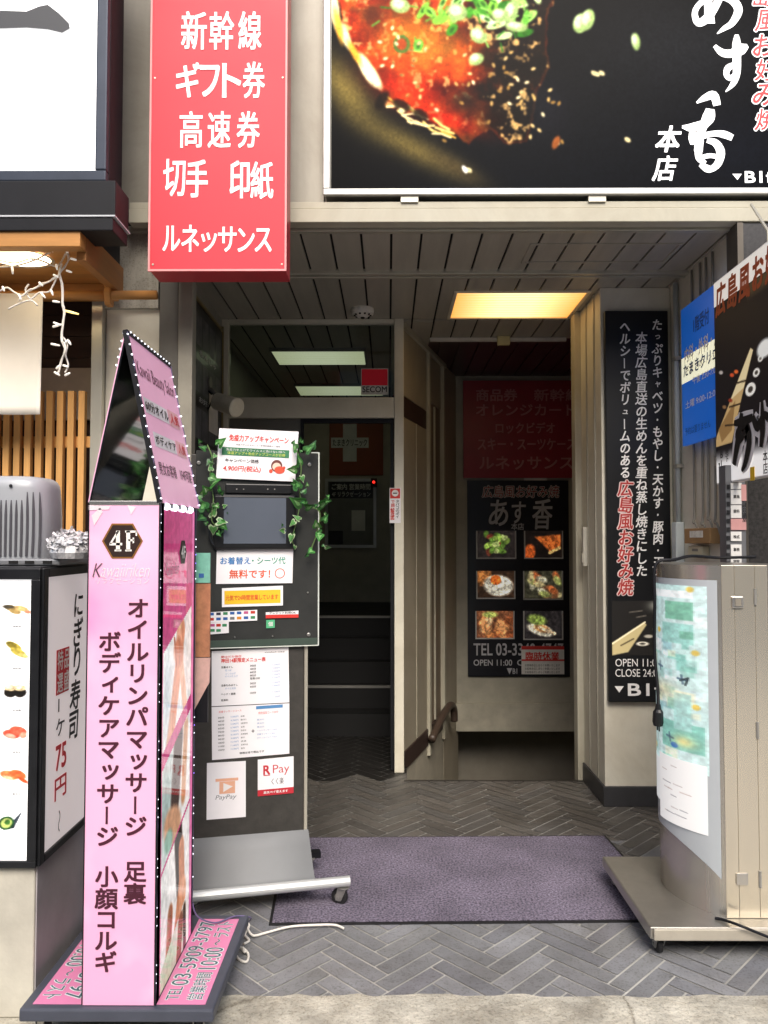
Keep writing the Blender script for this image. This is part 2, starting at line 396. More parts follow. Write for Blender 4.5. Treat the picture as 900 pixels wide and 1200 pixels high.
k.add(vs, [(i, i+1, n+2+i, n+1+i) for i in range(n)]+[(n+1+i, n+2+i, 2*n+3+i, 2*n+2+i) for i in range(n)])
k.box(-4, 4, 2.4, 2.6, -.12, -.012)
struct(k.build('concrete_kerb', m_conc))

def clip(poly, x0, x1, y0, y1):
    def cut(p, f):
        out = []
        for i in range(len(p)):
            a, b = p[i-1], p[i]; fa, fb = f(a), f(b)
            if fa >= 0: out.append(a)
            if fa*fb < 0: t = fa/(fa-fb); out.append((a[0]+t*(b[0]-a[0]), a[1]+t*(b[1]-a[1])))
        return out
    for f in (lambda q: q[0]-x0, lambda q: x1-q[0], lambda q: q[1]-y0, lambda q: y1-q[1]):
        if poly: poly = cut(poly, f)
    return poly if len(poly) >= 3 else None
L_, w_, gap = .28, .07, .0034
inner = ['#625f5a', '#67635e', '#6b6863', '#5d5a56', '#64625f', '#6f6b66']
tiles = MB(); s2 = math.sqrt(.5)
tones = ['#888a8d', '#8d8f92', '#919397', '#97999d', '#8b8c92', '#8f9193', '#84868b', '#9c9ea2']
for region in ((-4, 4, 2.575, 3.9), (-1.25, 1.75, 3.9, 4.84), (-1.25, .12, 4.84, 5.93)):
    x0, x1, y0, y1 = region
    for kk in range(-160, 160):
        for j in range(-40, 40):
            for hv in (0, 1):
                if hv == 0: bx, by, bw, bh = kk+8*j, kk, 4, 1
                else: bx, by, bw, bh = kk+4+8*j, kk-3, 1, 4
                bx *= w_; by *= w_; bw *= w_; bh *= w_
                c = [(bx+gap, by+gap), (bx+bw-gap, by+gap), (bx+bw-gap, by+bh-gap), (bx+gap, by+bh-gap)]
                c = [((p-q)*s2, (p+q)*s2+3.6) for p, q in c]
                if max(p[0] for p in c) < x0 or min(p[0] for p in c) > x1 or max(p[1] for p in c) < y0 or min(p[1] for p in c) > y1: continue
                c = clip(c, x0, x1, y0, y1)
                if not c: continue
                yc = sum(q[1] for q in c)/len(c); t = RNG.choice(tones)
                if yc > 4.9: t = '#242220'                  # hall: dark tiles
                elif yc > 3.55+RNG.random()*.35: t = RNG.choice(inner)   # further in the tiles are darker and browner, from a ragged line
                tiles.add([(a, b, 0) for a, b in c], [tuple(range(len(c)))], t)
grout = MB().add([(-4, 2.57, -.004), (4, 2.57, -.004), (4, 3.9, -.004), (-4, 3.9, -.004), (-1.25, 3.9, -.004), (1.75, 3.9, -.004), (1.75, 4.84, -.004), (-1.25, 4.84, -.004), (.12, 4.84, -.004), (.12, 5.93, -.004), (-1.25, 5.93, -.004)],
                 [(0, 1, 2, 3), (4, 5, 6, 7), (7, 8, 9, 10)])
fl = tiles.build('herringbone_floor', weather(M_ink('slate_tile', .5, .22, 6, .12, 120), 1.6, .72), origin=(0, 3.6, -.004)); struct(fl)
struct(grout.build('floor_grout', M('grout', '#b9b8b2', .9, var=.4, scale=4)))

# --- stairs going down to the basement, and up inside the hall
st = MB()
for i in range(9): st.box(.06, 1.9, 4.845+.27*i, 4.845+.27*(i+1)+.02, -.17*(i+1)-.3, -.17*(i+1))
st.box(.12, 1.2, 4.80, 4.843, -.6, -.004)
s_ = T('basement_stairs', 'dark tiled stairs going down behind the purple mat under the restaurant poster', 'stairs', (.98, 5, -1.8))
st.build('steps', m_step, s_)
nz = MB()
for i in range(9): nz.box(.1, 1.86, 4.838+.27*i, 4.858+.27*i, -.17*i-.012, -.17*i+.004)
nz.build('nosing', M('stair_edge_dark', '#4a4742', .4, metal=.5), s_)
s_ = T('hall_stairs', 'black stairs with two pale nosings inside the glass entrance', 'stairs', (-.45, 6.2, 0))
st = MB(); nz = MB()
for i, yy in enumerate((5.93, 6.14, 6.28, 6.43, 6.57)):
    st.box(-1.2, .3, yy, 8.1 if i == 4 else 6.62, .17*i, .17*(i+1))
    if i in (1, 4): nz.box(-1.15, .25, yy-.004, yy+.02, .17*(i+1)-.012, .17*(i+1)+.007)
st.build('steps', M('black_rubber_step', '#141414', .6), s_); nz.build('nosing', m_nose, s_)

# --- ceilings
CZ = 2.96
c_ = T('entrance_ceiling', 'grey strip-board ceiling over the entrance with a warm light panel', 'ceiling', (.3, 4.5, CZ))
sl = MB(); pitch = .145; x = -1.29
while x < 1.85:
    for (y0, y1) in ((3.60, 4.12), (4.20, 5.02), (5.06, 5.52)):
        if y0 > 5 and x < -.1: continue
        sl.box(x+.006, x+pitch-.006, y0, y1, CZ, CZ+.012)
    x += pitch
sl.build('ceiling_board', m_slat, c_)
MB().box(-1.3, 1.9, 3.58, 5.55, CZ+.013, CZ+.03).build('recess_backing', m_recess, c_)
t = MB(); t.box(-1.25, 1.75, 4.115, 4.150, CZ-.018, CZ+.012); t.box(-1.25, 1.75, 4.170, 4.198, CZ-.018, CZ+.012); t.box(-1.25, 1.75, 4.15, 4.17, CZ-.004, CZ+.012)
t.box(-1.25, 1.75, 3.565, 3.60, CZ-.006, CZ+.02)
t.build('trim', m_trim, c_, bevel=.003)
h = MB(); hf = Fr((1.03, 3.86, CZ-.001), (1, 0, 0), (0, -1, 0))
h.frame(hf, -.33, -.13, .42, .13, .014, 0, .006)
h.build('hatch_frame', m_slat, c_)
b = MB(); x = -.05
while x < 1.9: b.box(x+.005, x+.14, 5.53, 7.3, CZ, CZ+.012); x += .145
b.box(-.05, 1.95, 5.53, 7.3, CZ+.013, CZ+.03)
tag(b.build('stairwell_ceiling', m_maroon), 'dark ceiling with the red sign reflection painted in above the basement stairs beyond the thin rail', 'ceiling')

# --- left wall of the entrance, door wall
b = MB(); b.box(-1.3, -1.1, 3.68, 5.03, 0, CZ)
tag(b.build('entrance_side_wall', m_greywall), 'grey metal wall behind the pink sign with a dark poster on it', 'wall')
sk = MB(); sk.box(-1.1, -1.088, 3.91, 5.02, 0, .1); tag(sk.build('skirting', m_skirt), 'dark skirting strip along the grey entrance wall foot', 'skirting')

def part(mb, name, mat, par, **k): return mb.build(name, mat, par, **k)
YD = 5.03; fd = front(YD)
d_ = T('entrance_door_frame', 'cream metal frame with glazed transom and open dark doorway', 'door frame', (-.5, YD, 0))
b = MB()
xl, xr = fd.uv(463, 650)[0], fd.uv(473, 430)[0]
b.slab(fd, xl-.005, 0, xr, CZ, -.06, .02)                       # right post
b.slab(fd, -1.1, 0, -1.055, CZ, -.05, .012)                     # left post
zt0, zt1 = fd.uv(400, 490)[1], fd.uv(400, 466)[1]
b.slab(fd, -1.055, zt0, xl-.005, zt1, -.05, .016)               # transom rail
b.slab(fd, -1.055, CZ-.03, xl-.005, CZ, -.05, .012)
b.build('frame', m_pillar, d_, bevel=.004)
MB().slab(fd, -1.05, zt1+.002, xl-.008, CZ-.032, -.03, -.024).build('transom_glass', M_glass('door_glass'), d_)
xa = fd.uv(352, 500)[0]
MB().slab(fd, -1.05, .02, xa, zt0-.002, -.035, -.02).build('side_panel', M('door_panel', '#77756c', .35, metal=.4), d_)
b = MB(); b.slab(fd, xl-.03, .01, xl-.008, zt0-.002, -.045, -.01); b.slab(fd, xa, .01, xa+.02, zt0-.002, -.04, -.008); b.slab(fd, xa+.02, zt0-.03, xl-.03, zt0-.002, -.04, -.012)
b.build('jamb', m_dark, d_)
# hall behind the doorway
hw = MB(); hw.box(-1.3, -1.2, 5.09, 8.1, 0, CZ); tag(hw.build('hall_side_wall', m_hall), 'dim grey wall inside the dark hall behind the door', 'wall')
hw = MB(); hw.box(-1.3, 1.2, 8.1, 8.2, 0, CZ+.1); tag(hw.build('hall_end_wall', M('hall_end', '#b4ae9f', .7)), 'dark hall end wall carrying the orange poster', 'wall')
c_ = T('hall_ceiling', 'dim strip-board ceiling seen through the transom glass', 'ceiling', (-.4, 6.5, CZ))
sl = MB(); x = -1.29
while x < .25:
    sl.box(x+.006, x+pitch-.006, 5.1, 8.1, CZ-.005, CZ-.001); x += pitch
sl.build('ceiling_board', m_slat, c_); MB().box(-1.3, .04, 5.56, 8.1, CZ+.002, CZ+.03).build('recess_backing', m_recess, c_)

# --- slanting panelled partition between the hall and the stairs
A = Vector((.085, 5.08, 0)); B = Vector((.62, 6.86, 0)); u = (B-A).normalized(); fp = Fr(A, u, (0, 0, 1)); LP = (B-A).length
# its face looks towards +X
p_ = T('panelled_partition', 'cream panelled partition with brown band slanting back beside the stairs', 'partition', (.35, 6, 0))
b = MB()
for a0, b0, a1, b1 in ((.02, .10, .40, 2.33), (.404, .10, .71, 2.33), (.02, 2.475, .71, CZ), (1.27, -1.6, 1.85, 2.96)): b.slab(fp, a0, b0, a1, b1, -.07, 0)
b.build('board', m_board, p_, bevel=.002)
b = MB(); b.slab(fp, .02, 2.335, .71, 2.47, -.07, -.002); b.slab(fp, .02, -.02, .71, .10, -.07, .008); b.slab(fp, .765, -.02, 1.215, .10, -.07, .006); b.build('brown_panel', m_brown, p_)
b = MB(); b.slab(fp, .766, .101, 1.214, 2.56, -.09, -.012); b.build('recess_panel', M('recess_brown', '#7d6d5b', .5, var=.15), p_)
b = MB(); b.slab(fp, .766, 2.565, 1.214, CZ, -.09, -.006); b.build('board', m_board, p_)
b = MB(); b.slab(fp, -.01, CZ-.04, 1.3, CZ-.003, -.002, .025); b.slab(fp, .715, -.1, .765, CZ, -.08, .022); b.slab(fp, 1.215, -.1, 1.265, CZ, -.08, .022); b.slab(fp, .97, .11, .99, 2.55, -.011, .004); b.slab(fp, .385, .11, .40, 2.33, .0005, .006); b.build('post', m_cream, p_, bevel=.003)
b = MB(); b.slab(fp, -.02, -1.7, 1.27, -.03, -.09, -.002); b.build('lower_wall', M('stair_side_paint', '#b5ae9c', .6, var=.2), p_)
hr = T('stair_handrail', 'dark handrail running down along the cream partition into the stairwell', 'handrail', fp.at(.7, .1, .03))
b2 = MB(); pts = smoothed([fp.at(.68, .03, .04), fp.at(.95, .12, .05), fp.at(1.22, .17, .06), fp.at(1.33, .12, .07), fp.at(1.35, .02, .07)])
b2.tube(pts, .03, 12); b2.build('rail', M('dark_rail', '#4a3d34', .4), hr, smooth=True)
b2 = MB()
for a, z in ((.9, .10), (1.2, .165)): b2.tube([fp.at(a, z, .04), fp.at(a, z-.03, -.0)], .009, 6)
b2.build('bracket', m_trim, hr)

# --- stairwell: back wall and far side
YB = 6.8; fb = front(YB)
bw = MB(); bw.slab(fb, .55, -.16, 2.2, CZ, -.1, 0)
tag(bw.build('stairwell_wall', M('stairwell_paint', '#b4b09f', .6, var=.15)), 'cream wall over the basement stairs holding a red sign and black poster', 'wall')
bw = MB(); bw.slab(fb, .55, -.165, 2.2, P(600, 824, YB).z, .001, .035); tag(bw.build('stairwell_beam', M('beam_paint', '#bdb8a6', .6, var=.2)), 'cream beam along the foot of the stairwell wall over the dark steps', 'beam')
bw = MB(); bw.box(.4, 2.2, 7.25, 7.35, -2, -.1); bw.box(1.9, 2, 4.96, 7.3, -2, CZ)
tag(bw.build('stairwell_far_wall', M('stairwell_dark', '#958e80', .7)), 'shadowy lower wall at the bottom of the basement stairs', 'wall')

# --- right jamb and pillar
j = MB(); j.box(1.185, 1.9, 4.86, 4.95, -.6, CZ)
tag(j.build('stair_jamb', m_cream, bevel=.004), 'narrow cream jamb edging the stairwell beside the pillar', 'jamb')
pl = T('entrance_pillar', 'cream pillar with dark skirting carrying the tall black menu sign', 'pillar', (1.42, 4.6, 0))
b = MB(); b.box(1.225, 1.63, 4.40, 4.858, 0, CZ); b.build('shaft', m_pillar, pl, bevel=.004)
b = MB(); b.box(1.213, 1.629, 4.388, 4.859, 0, .112); b.build('skirting', m_skirt, pl, bevel=.003)
b = MB(); b.box(1.217, 1.224, 4.52, 4.535, .12, CZ); b.box(1.217, 1.224, 4.70, 4.71, .12, CZ); b.build('trim_strip', m_trim, pl)
b = MB(); q = P(685, 640, 4.75); b.box(1.196, 1.2245, 4.72, 4.76, 1.34, 1.58); b.box(1.19, 1.196, 4.725, 4.755, 1.36, 1.42); b.build('latch', M('latch_plastic', '#d8d4c4', .4), pl, bevel=.003)
# right side wall and granite pier
rw = MB(); rw.box(1.63, 1.9, 3.605, 4.399, 0, CZ)
tag(rw.build('recess_side_wall', m_pillar), 'cream side wall with pipes and wires behind the blue clinic sign', 'wall')
gp = T('granite_pier', 'dark granite corner pier behind the stainless sign stand', 'pier', (2.4, 3.5, 0))
b = MB(); b.box(1.635, 4, 3.5, 3.6, 0, CZ+.0); b.build('stone', m_granite, gp)
b = MB(); b.box(1.605, 1.632, 3.49, 3.604, 0, CZ); b.build('edge_trim', M('bronze_trim', '#6b655c', .35, metal=.7), gp)

# --- upper facade and fascia
uf = T('upper_facade', 'grey metal facade panels above the entrance behind the big signs', 'facade', (.5, 3.7, CZ))
b = MB(); x = -2.9
for x0, x1 in ((-2.9, -1.10), (-1.10, -.80), (-.80, -.30), (-.30, .9), (.9, 4)): b.box(x0+.003, x1-.003, 3.57, 3.75, 3.06, 4.7)
b.build('panel', m_greywall, uf, bevel=.002)
b = MB(); b.box(-4, 4, 3.60, 3.9, 2.975, 3.06); b.box(-4, 4, 3.62, 3.7, 3.06, 4.7); b.build('backing', m_recess, uf)
b = MB(); b.box(-1.2, 4, 3.49, 3.56, CZ+.006, 3.03); b.box(-1.2, 4, 3.50, 3.56, 3.033, 3.066); b.build('fascia_rail', m_cream, uf, bevel=.003)
b = MB(); b.box(-4, 4, 3.9, 9, CZ+.04, CZ+.2); b.box(-4, 4, 8.2, 8.4, 0, 5)
tag(b.build('floor_slab', m_recess), 'building floor slab hidden above the entrance ceiling', 'slab')
# pillars left of the entrance
pw = T('left_pier', 'white and grey pier between the sushi shop and the entrance', 'pier', (-1.14, 3.7, 0))
b = MB(); b.box(-1.345, -1.09, 3.62, 3.66, 0, CZ); b.build('white_face', m_pillar, pw, bevel=.003)
b = MB(); b.box(-1.086, -.995, 3.60, 3.66, 0, CZ); b.build('dark_return', M('pier_grey', '#67645d', .45, metal=.3), pw, bevel=.003)
b = MB(); b.box(-.993, -.925, 3.59, 3.66, 0, CZ); b.build('grey_face', M('pier_trim', '#a19c8e', .4, metal=.3), pw, bevel=.003)
b = MB(); b.box(-1.40, -1.347, 3.58, 3.66, 0, CZ); b.build('edge_post', m_trim, pw, bevel=.003)
b = MB(); b.box(-1.36, -1.09, 3.595, 3.619, 2.60, 2.975); b.build('stained_patch', m_stain, pw)

# --- sushi shop front
ss = T('sushi_shop_front', 'sushi shop front with dark brown interior boards behind wooden slats', 'shop front', (-2.2, 3.9, 0))
b = MB()
for i in range(7): b.box(-4, -1.41, 3.85, 3.9, 2.2+.11*i+.003, 2.2+.11*(i+1))
b.build('boards', M('dark_brown_board', '#4a362c', .5, var=.3, scale=3, stretch=(.4, 1, 4)), ss)
MB().box(-4, -1.41, 3.83, 3.9, 0, 2.2).build('inner_wall', M('dark_inner_wall', '#3a2019', .6), ss)
MB().box(-4, -1.41, 3.80, 3.825, 2.1, 2.36).build('pale_panel', M('pale_panel', '#bdb0a0', .6), ss)
sc = T('slat_screen', 'light wooden slat screen behind the ribbed grey housing', 'slat screen', (-2.2, 3.6, 0))
m_wood = M('light_wood', '#dfa862', .55, var=.22, scale=4, stretch=(6, 6, .6))
b = MB(); x = -1.427; z1 = P(60, 459, 3.6).z
while x > -3.2:
    b.box(x-.029, x, 3.58, 3.61, .1, z1); x -= .0505
b.build('slats', m_wood, sc)
MB().box(-3.2, -1.41, 3.612, 3.635, P(60, 524, 3.6).z, P(60, 511, 3.6).z).build('rail', m_wood, sc)
MB().box(-3.2, -1.41, 3.57, 3.64, 0, .098).build('sill', m_wood, sc)
aw = T('wooden_awning', 'wooden box awning with a round downlight under the black eave', 'awning', (-2, 3.2, 2.6))
m_wood2 = M('awning_wood', '#c08848', .5, var=.22, scale=4, stretch=(.5, 5, 5))
b = MB(); b.box(-4, -1.223, 3.0, 3.06, 2.665, 2.755); b.build('front_beam', m_wood2, aw, bevel=.003)
b = MB(); b.box(-1.262, -1.223, 3.062, 3.5, 2.63, 2.755); b.build('end_board', M('awning_end_wood', '#a5713c', .55, var=.2, scale=4, stretch=(5, .5, 5)), aw, bevel=.002)
b = MB(); b.box(-4, -1.264, 3.062, 3.56, 2.685, 2.71); b.box(-4, -1.264, 3.50, 3.56, 2.62, 2.684); b.build('soffit', m_wood2, aw)
# ------------------------------------------------------------------ awning light, rod, curtain, fairy lights
sd = Fr((0, 0, 2.684), (1, 0, 0), (0, -1, 0)); lc = P(22, 303, 3.16)
b = MB(); b.disc(sd, lc.x, -3.17, .125, .1, .003, 28); b.build('downlight', M('lamp_glow', '#ffe9c0', .5, emit=5, var=.02), aw)
b = MB()
for k in range(36):
    a = 2*math.pi*k/36; a2 = 2*math.pi*(k+1)/36
    b.add([sd.at(lc.x+r*math.cos(q), -3.17+r*.8*math.sin(q), .006) for r, q in ((.125, a), (.14, a), (.14, a2), (.125, a2))], [(0, 1, 2, 3)])
b.build('downlight_ring', m_trim, aw)
ZR = P(60, 346, 3.42).z
rod = T('curtain_rod', 'round wooden rod with a bracket carrying the white shop curtain', 'curtain rod', (-2, 3.42, ZR))
b = MB(); b.tube([(-4, 3.42, ZR), (P(184, 346, 3.42).x, 3.42, ZR)], .02, 12); b.build('rod', m_wood2, rod, smooth=True)
bx = P(128, 346, 3.42).x
b = MB(); b.prism(Fr((bx, 3.42, ZR), (0, -1, 0), (0, 0, 1)), [(-.03, .14), (.02, .14), (.035, .0), (.02, -.05), (-.02, -.05), (-.03, 0)], -.014, .014); b.build('bracket', m_wood2, rod, bevel=.004)
b = MB(); q0 = P(51, 349, 3.4); q1 = P(50, 487, 3.4); nx, nz_ = 60, 14; x1 = q0.x
for j in range(nz_+1):
    for i in range(nx+1):
        t = i/nx; x = -2.7+(x1+2.7)*t; z = q0.z+.02-(q0.z+.02-q1.z)*j/nz_
        b.v.append((x-.004*j/nz_*0, 3.395+.012*math.sin(t*23)*(.3+j/nz_), z+.006*math.sin(t*9)*(j/nz_)))
b.f = [(j*(nx+1)+i, (j+1)*(nx+1)+i, (j+1)*(nx+1)+i+1, j*(nx+1)+i+1) for j in range(nz_) for i in range(nx)]; b.c = [None]*len(b.f)
o = b.build('shop_curtain', M('white_cloth', '#f6efe0', .9, var=.04, emit=.06), smooth=True)  # slight emission brightens the cloth where the awning shades it
sm = o.modifiers.new('thickness', 'SOLIDIFY'); sm.thickness = .003
tag(o, 'plain white cloth curtain hanging from the wooden rod', 'curtain')
fl_ = T('fairy_lights', 'tangled white fairy lights hanging from the wooden awning', 'fairy lights', P(70, 300, 3.1))
YF = 3.12
def W_(pts, Y=YF, k=6):
    return smoothed([P(x, y, Y+dy) for x, y, dy in [(p+(0,))[:3] for p in pts]], k)
wires = [[(0, 313), (20, 311), (40, 305), (58, 296), (70, 291), (78, 293)], [(78, 293), (74, 303, .02), (66, 312), (50, 306), (36, 303), (18, 308), (0, 305)],
         [(78, 296), (80, 305), (73, 316), (66, 325), (55, 331), (40, 338), (28, 345), (22, 352)],
         [(72, 310), (69, 322), (72, 332), (73, 345), (73, 357), (75, 367), (73, 382), (72, 398), (76, 410, -.02), (71, 425), (68, 438)],
         [(68, 322), (62, 335), (57, 342), (46, 343), (36, 350), (30, 340), (34, 333)],
         [(0, 341), (8, 337), (16, 342), (23, 346)], [(74, 395), (79, 404), (77, 416), (80, 428), (76, 437)], [(10, 362), (22, 356), (36, 352), (44, 358)]]
b = MB()
for w in wires: b.tube(W_(w), .0036, 6)
for w in (wires[3], wires[2]): b.tube([p+Vector((.008, -.01, .004*math.sin(i))) for i, p in enumerate(W_(w))], .003, 6)
b.build('wire', M('white_cable', '#e9e4da', .5, var=.05), fl_, smooth=True)
m_bulb = M('fairy_bulb', '#fbf6ea', .3, var=.02, emit=.25); m_bulbw = M('warm_bulb', '#ffe08a', .3, emit=1.2, var=.02)
bulbs = [(57, 287, 62, 295), (74, 292, 80, 296), (83, 303, 91, 305), (78, 317, 84, 319), (46, 331, 50, 335), (66, 310, 67, 316), (14, 313, 15, 321), (63, 322, 68, 325), (22, 345, 25, 351), (60, 340, 62, 346), (62, 353, 70, 354), (76, 364, 92, 368), (62, 383, 72, 380), (63, 378, 71, 381),
         (60, 403, 70, 405), (80, 399, 83, 404), (76, 402, 80, 398), (64, 436, 70, 440), (76, 440, 82, 437), (66, 432, 70, 428), (74, 428, 80, 430), (37, 300, 38, 306), (3, 336, 5, 341), (48, 343, 53, 349)]
for i, (x0, y0, x1_, y1_) in enumerate(bulbs):
    b = MB(); p, q = P(x0, y0, YF-.005), P(x1_, y1_, YF-.012); b.tube([p, p.lerp(q, .5), q], [.0045, .005, .003], 8); b.build('bulb', m_bulbw if i == 11 else m_bulb, fl_, smooth=True)

# ------------------------------------------------------------------ upper left lightbox sign + eave
ls = T('shop_sign', 'large white lit sign in black frame with a black brush stroke', 'sign', (-2.1, 3.2, 2.9))
YS = 3.02; fs_ = front(YS)
xr = P(126, 100, YS).x; zb = P(60, 213, YS).z
b = MB(); w = .045; top = 4.5
b.box(-4, xr, YS+.03, 3.20, zb, top); b.build('case', m_dark, ls, bevel=.004)
b = MB(); b.slab(fs_, -4, zb, xr, zb+w, -.029, .006); b.slab(fs_, xr-w, zb+w, xr, top, -.029, .006); b.build('frame', M('slate_frame', '#3d4450', .35, metal=.4), ls, bevel=.006)
m_lit = M('lit_acrylic', '#ffffff', .35, emit=.55, var=.01)
MB().slab(fs_, -4, zb+w, xr-w, top, -.028, -.01).build('panel', m_lit, ls)
b = MB(); f2 = fs_; pts = [f2.uv(x, y) for x, y in ((-30, 12), (0, 11), (30, 12), (45, 6), (55, 4), (68, 14), (80, 26), (81, 32), (72, 37), (55, 33), (30, 31), (0, 32), (-30, 33))]
b.poly(f2, pts, -.007); b.build('lettering', M('black_ink', '#44464a', .5, var=.03), ls)
b = MB(); q = P(47, 222, YS); b.tube([(q.x, 3.1, q.z+.03), (q.x-.01, 3.08, q.z), (q.x+.02, 3.08, q.z-.01)], .008, 6); b.build('cable_clip', M('grey_plastic', '#8d8d8d', .5), ls)
ev = T('black_eave', 'black metal eave with thin white edge above the wooden awning', 'eave', (-2.5, 3.2, 2.76))
zt, zm, zb2 = P(60, 229, 2.98).z, P(60, 251, 2.98).z, P(60, 269, 2.98).z
b = MB(); b.box(-4, -1.085, 3.0, 3.16, zm, zb-.004); b.box(-4, -1.09, 2.99, 3.16, zb2, zm-.008); b.box(-4, -1.24, 3.161, 3.5, zb2+.001, zb-.006); b.build('fascia', m_dark, ev, bevel=.004)
MB().box(-4, -1.08, 2.985, 3.165, zm-.007, zm-.001).build('edge_strip', M('white_edge', '#c9ccd0', .4), ev)
b = MB(); b.box(-3.9, -1.35, 3.2, 3.57, zm+.05, 3.4); tag(b.build('sign_bracket', m_dark), 'black steel bracket holding the white sign to the facade', 'bracket')

# ------------------------------------------------------------------ red projecting sign
rs = T('projecting_sign', 'red box sign with white ticket shop lettering hung over the entrance', 'sign', (-.7, 3.3, 2.6))
YR = 3.25; fr_ = front(YR)
x0, x1 = P(175.5, 160, YR).x, P(336.5, 160, YR).x; z0 = P(250, 318, YR).z
m_red = M('red_acrylic', '#d43342', .5, var=.08, scale=2.5, emit=.10)
MB().box(x0+.004, x1-.004, YR+.006, 3.40, z0+.003, 4.4).build('case', M('red_case', '#c03a45', .35, var=.08), rs, bevel=.004)
MB().slab(fr_, x0, z0, x1, 4.4, -.005, .0).build('panel', m_red, rs)
b = MB()
for z in (z0+.03, 3.5, 4.1):
    for x in (x0+.02, x1-.02): b.lathe((x, YR-.0005, z), (0, -1, 0), [(0, .005), (.002, .004)], 10)
b.build('screw', m_trim, rs)
b = MB(); b.slab(fr_, x0, z0, x0+.008, 4.4, .0005, .006); b.slab(fr_, x1-.008, z0, x1, 4.4, .0005, .006); b.slab(fr_, x0+.008, z0, x1-.008, z0+.008, .0005, .006); b.build('edge_trim', M('pink_trim', '#f3a3a3', .4), rs)
b = MB()
for s, r, bo in (('新', (213, 14, 242, 58), .02), ('幹', (246, 14, 274, 58), .02), ('線', (280, 14, 306, 58), .02), ('ギ', (207, 74, 234, 114), .026), ('フ', (235, 77, 257, 113), .026), ('ト', (261, 75, 282, 114), .026), ('券', (285, 73, 310, 115), .02),
                 ('高', (211, 131, 237, 173), .02), ('速', (244, 131, 270, 173), .02), ('券', (278, 131, 304, 173), .02), ('切', (192, 187, 217, 230), .02), ('手', (219, 188, 243, 231), .026), ('印', (270, 189, 292, 232), .026), ('紙', (294, 190, 320, 233), .02)):
    htext(b, fr_, s, fr_.R(*r), bo, 0, .002)
for s, r in (('ル', (191, 265, 211, 294)), ('ネ', (213, 264, 233, 295)), ('ッ', (236, 273, 254, 295)), ('サ', (256, 266, 277, 295)), ('ン', (279, 268, 298, 295)), ('ス', (299, 268, 318, 295))): htext(b, fr_, s, fr_.R(*r), .02, 0, .002)
b.build('lettering', M('white_letters', '#ffffff', .5, emit=.12, var=.02), rs)
b = MB(); b.box(x0+.2, x0+.26, 3.40, 3.57, 3.2, 3.26); b.box(x1-.26, x1-.2, 3.40, 3.57, 3.2, 3.26); b.box(x0+.2, x0+.26, 3.40, 3.57, 4.1, 4.16); b.box(x1-.26, x1-.2, 3.40, 3.57, 4.1, 4.16); b.build('bracket', m_dark, rs)

# ------------------------------------------------------------------ okonomiyaki lightbox
ok = T('restaurant_lightbox', 'wide black lit restaurant sign with a sizzling pancake photo', 'sign', (.9, 3.5, 3.07))
YO = 3.49; fo = front(YO)
x0 = P(379, 120, YO).x; z0 = P(600, 229, YO).z; xo1 = 2.2; zo1 = 4.5
MB().box(x0+.01, xo1, YO+.012, 3.565, z0+.005, zo1).build('case', M('grey_case', '#8c8a84', .4, metal=.4), ok)
b = MB(); b.slab(fo, x0, z0, xo1, z0+.03, -.012, .012); b.slab(fo, x0, z0+.03, x0+.032, zo1, -.012, .012); b.build('frame', M('silver_frame', '#d8d8d4', .3, metal=.55), ok, bevel=.004)
cx0, cy1 = 388, 222
cv = Canvas(600, 360, '#060607'); OX, OY = 388, -138          # canvas pixel = photo pixel minus this
n1 = cv.noise(60, 5, 1); n2 = cv.noise(22, 4, 2); n3 = cv.noise(9, 3, 3); n4 = cv.noise(120, 3, 9)
for (x, y, r, c, al) in ((690, 150, 150, '#161616', .8), (800, 60, 120, '#1b1c1e', .9), (640, 210, 200, '#0c0e12', .8), (860, 180, 90, '#101218', .8)): cv.glow(x-OX, y-OY, r, r*.6, c, al)
cv.glow(405-OX, 105-OY, 50, 20, '#8f7a3a', .75, .95); cv.glow(480-OX, 172-OY, 66, 15, '#7d6a34', .7, .5); cv.glow(530-OX, 195-OY, 34, 10, '#4a3d24', .7, .5)
body = [(390, -138), (388, -20), (399, 10), (406, 42), (420, 68), (436, 92), (446, 108), (452, 122), (470, 128), (500, 140), (525, 152), (548, 170), (556, 160), (572, 150), (590, 168), (614, 166), (622, 140), (626, 110), (640, 80), (640, 20), (660, -40), (700, -138)]
body = [(x-OX, y-OY) for x, y in body]; ins = cv.inside(body, 7)
rag = np.clip((ins+(n3-.5)*.9*(ins > 0.02))*1.6-.3, 0, 1)
base = np.zeros((cv.h, cv.w, 3)); t = np.clip((n2*.6+n1*.4-.3)*2.2, 0, 1)[..., None]
c1, c2, c3 = cv._c('#5a0d06'), cv._c('#bc3410'), cv._c('#e8842a')
base = np.where(t < .5, c1*(1-2*t)+c2*2*t, c2*(2-2*t)+c3*(2*t-1))
cv.mix(rag, base)
cv.mix(rag*np.clip((n1-.52)*6, 0, 1)*.9, '#1c0f0b'); dk = np.clip((cv.X+cv.Y*.25-200)/70, 0, 1); cv.mix(rag*np.clip(dk*1.7-(n2-.35)*1.6, 0, .97), '#14110f')
cv.mix(rag*np.clip((n3-.62)*8, 0, 1)*.8, '#f6c070')
def gb(x, y, rx, ry, c, al, rot=0.): cv.glow(x-OX, y-OY, rx, ry, c, al, rot)
gb(545, 120, 28, 20, '#14100f', .9); gb(440, 25, 18, 22, '#3a0f0a', .8); gb(590, 75, 30, 14, '#120e0c', .85); gb(575, 140, 16, 10, '#1a0c0a', .8); gb(640, 130, 22, 30, '#15151a', .85)
gb(470, 100, 40, 20, '#c2200c', .75, .5); gb(520, 140, 40, 9, '#c01c0c', .7, .35); gb(480, 40, 40, 28, '#e8801f', .6); gb(520, 60, 35, 18, '#e9892a', .5)
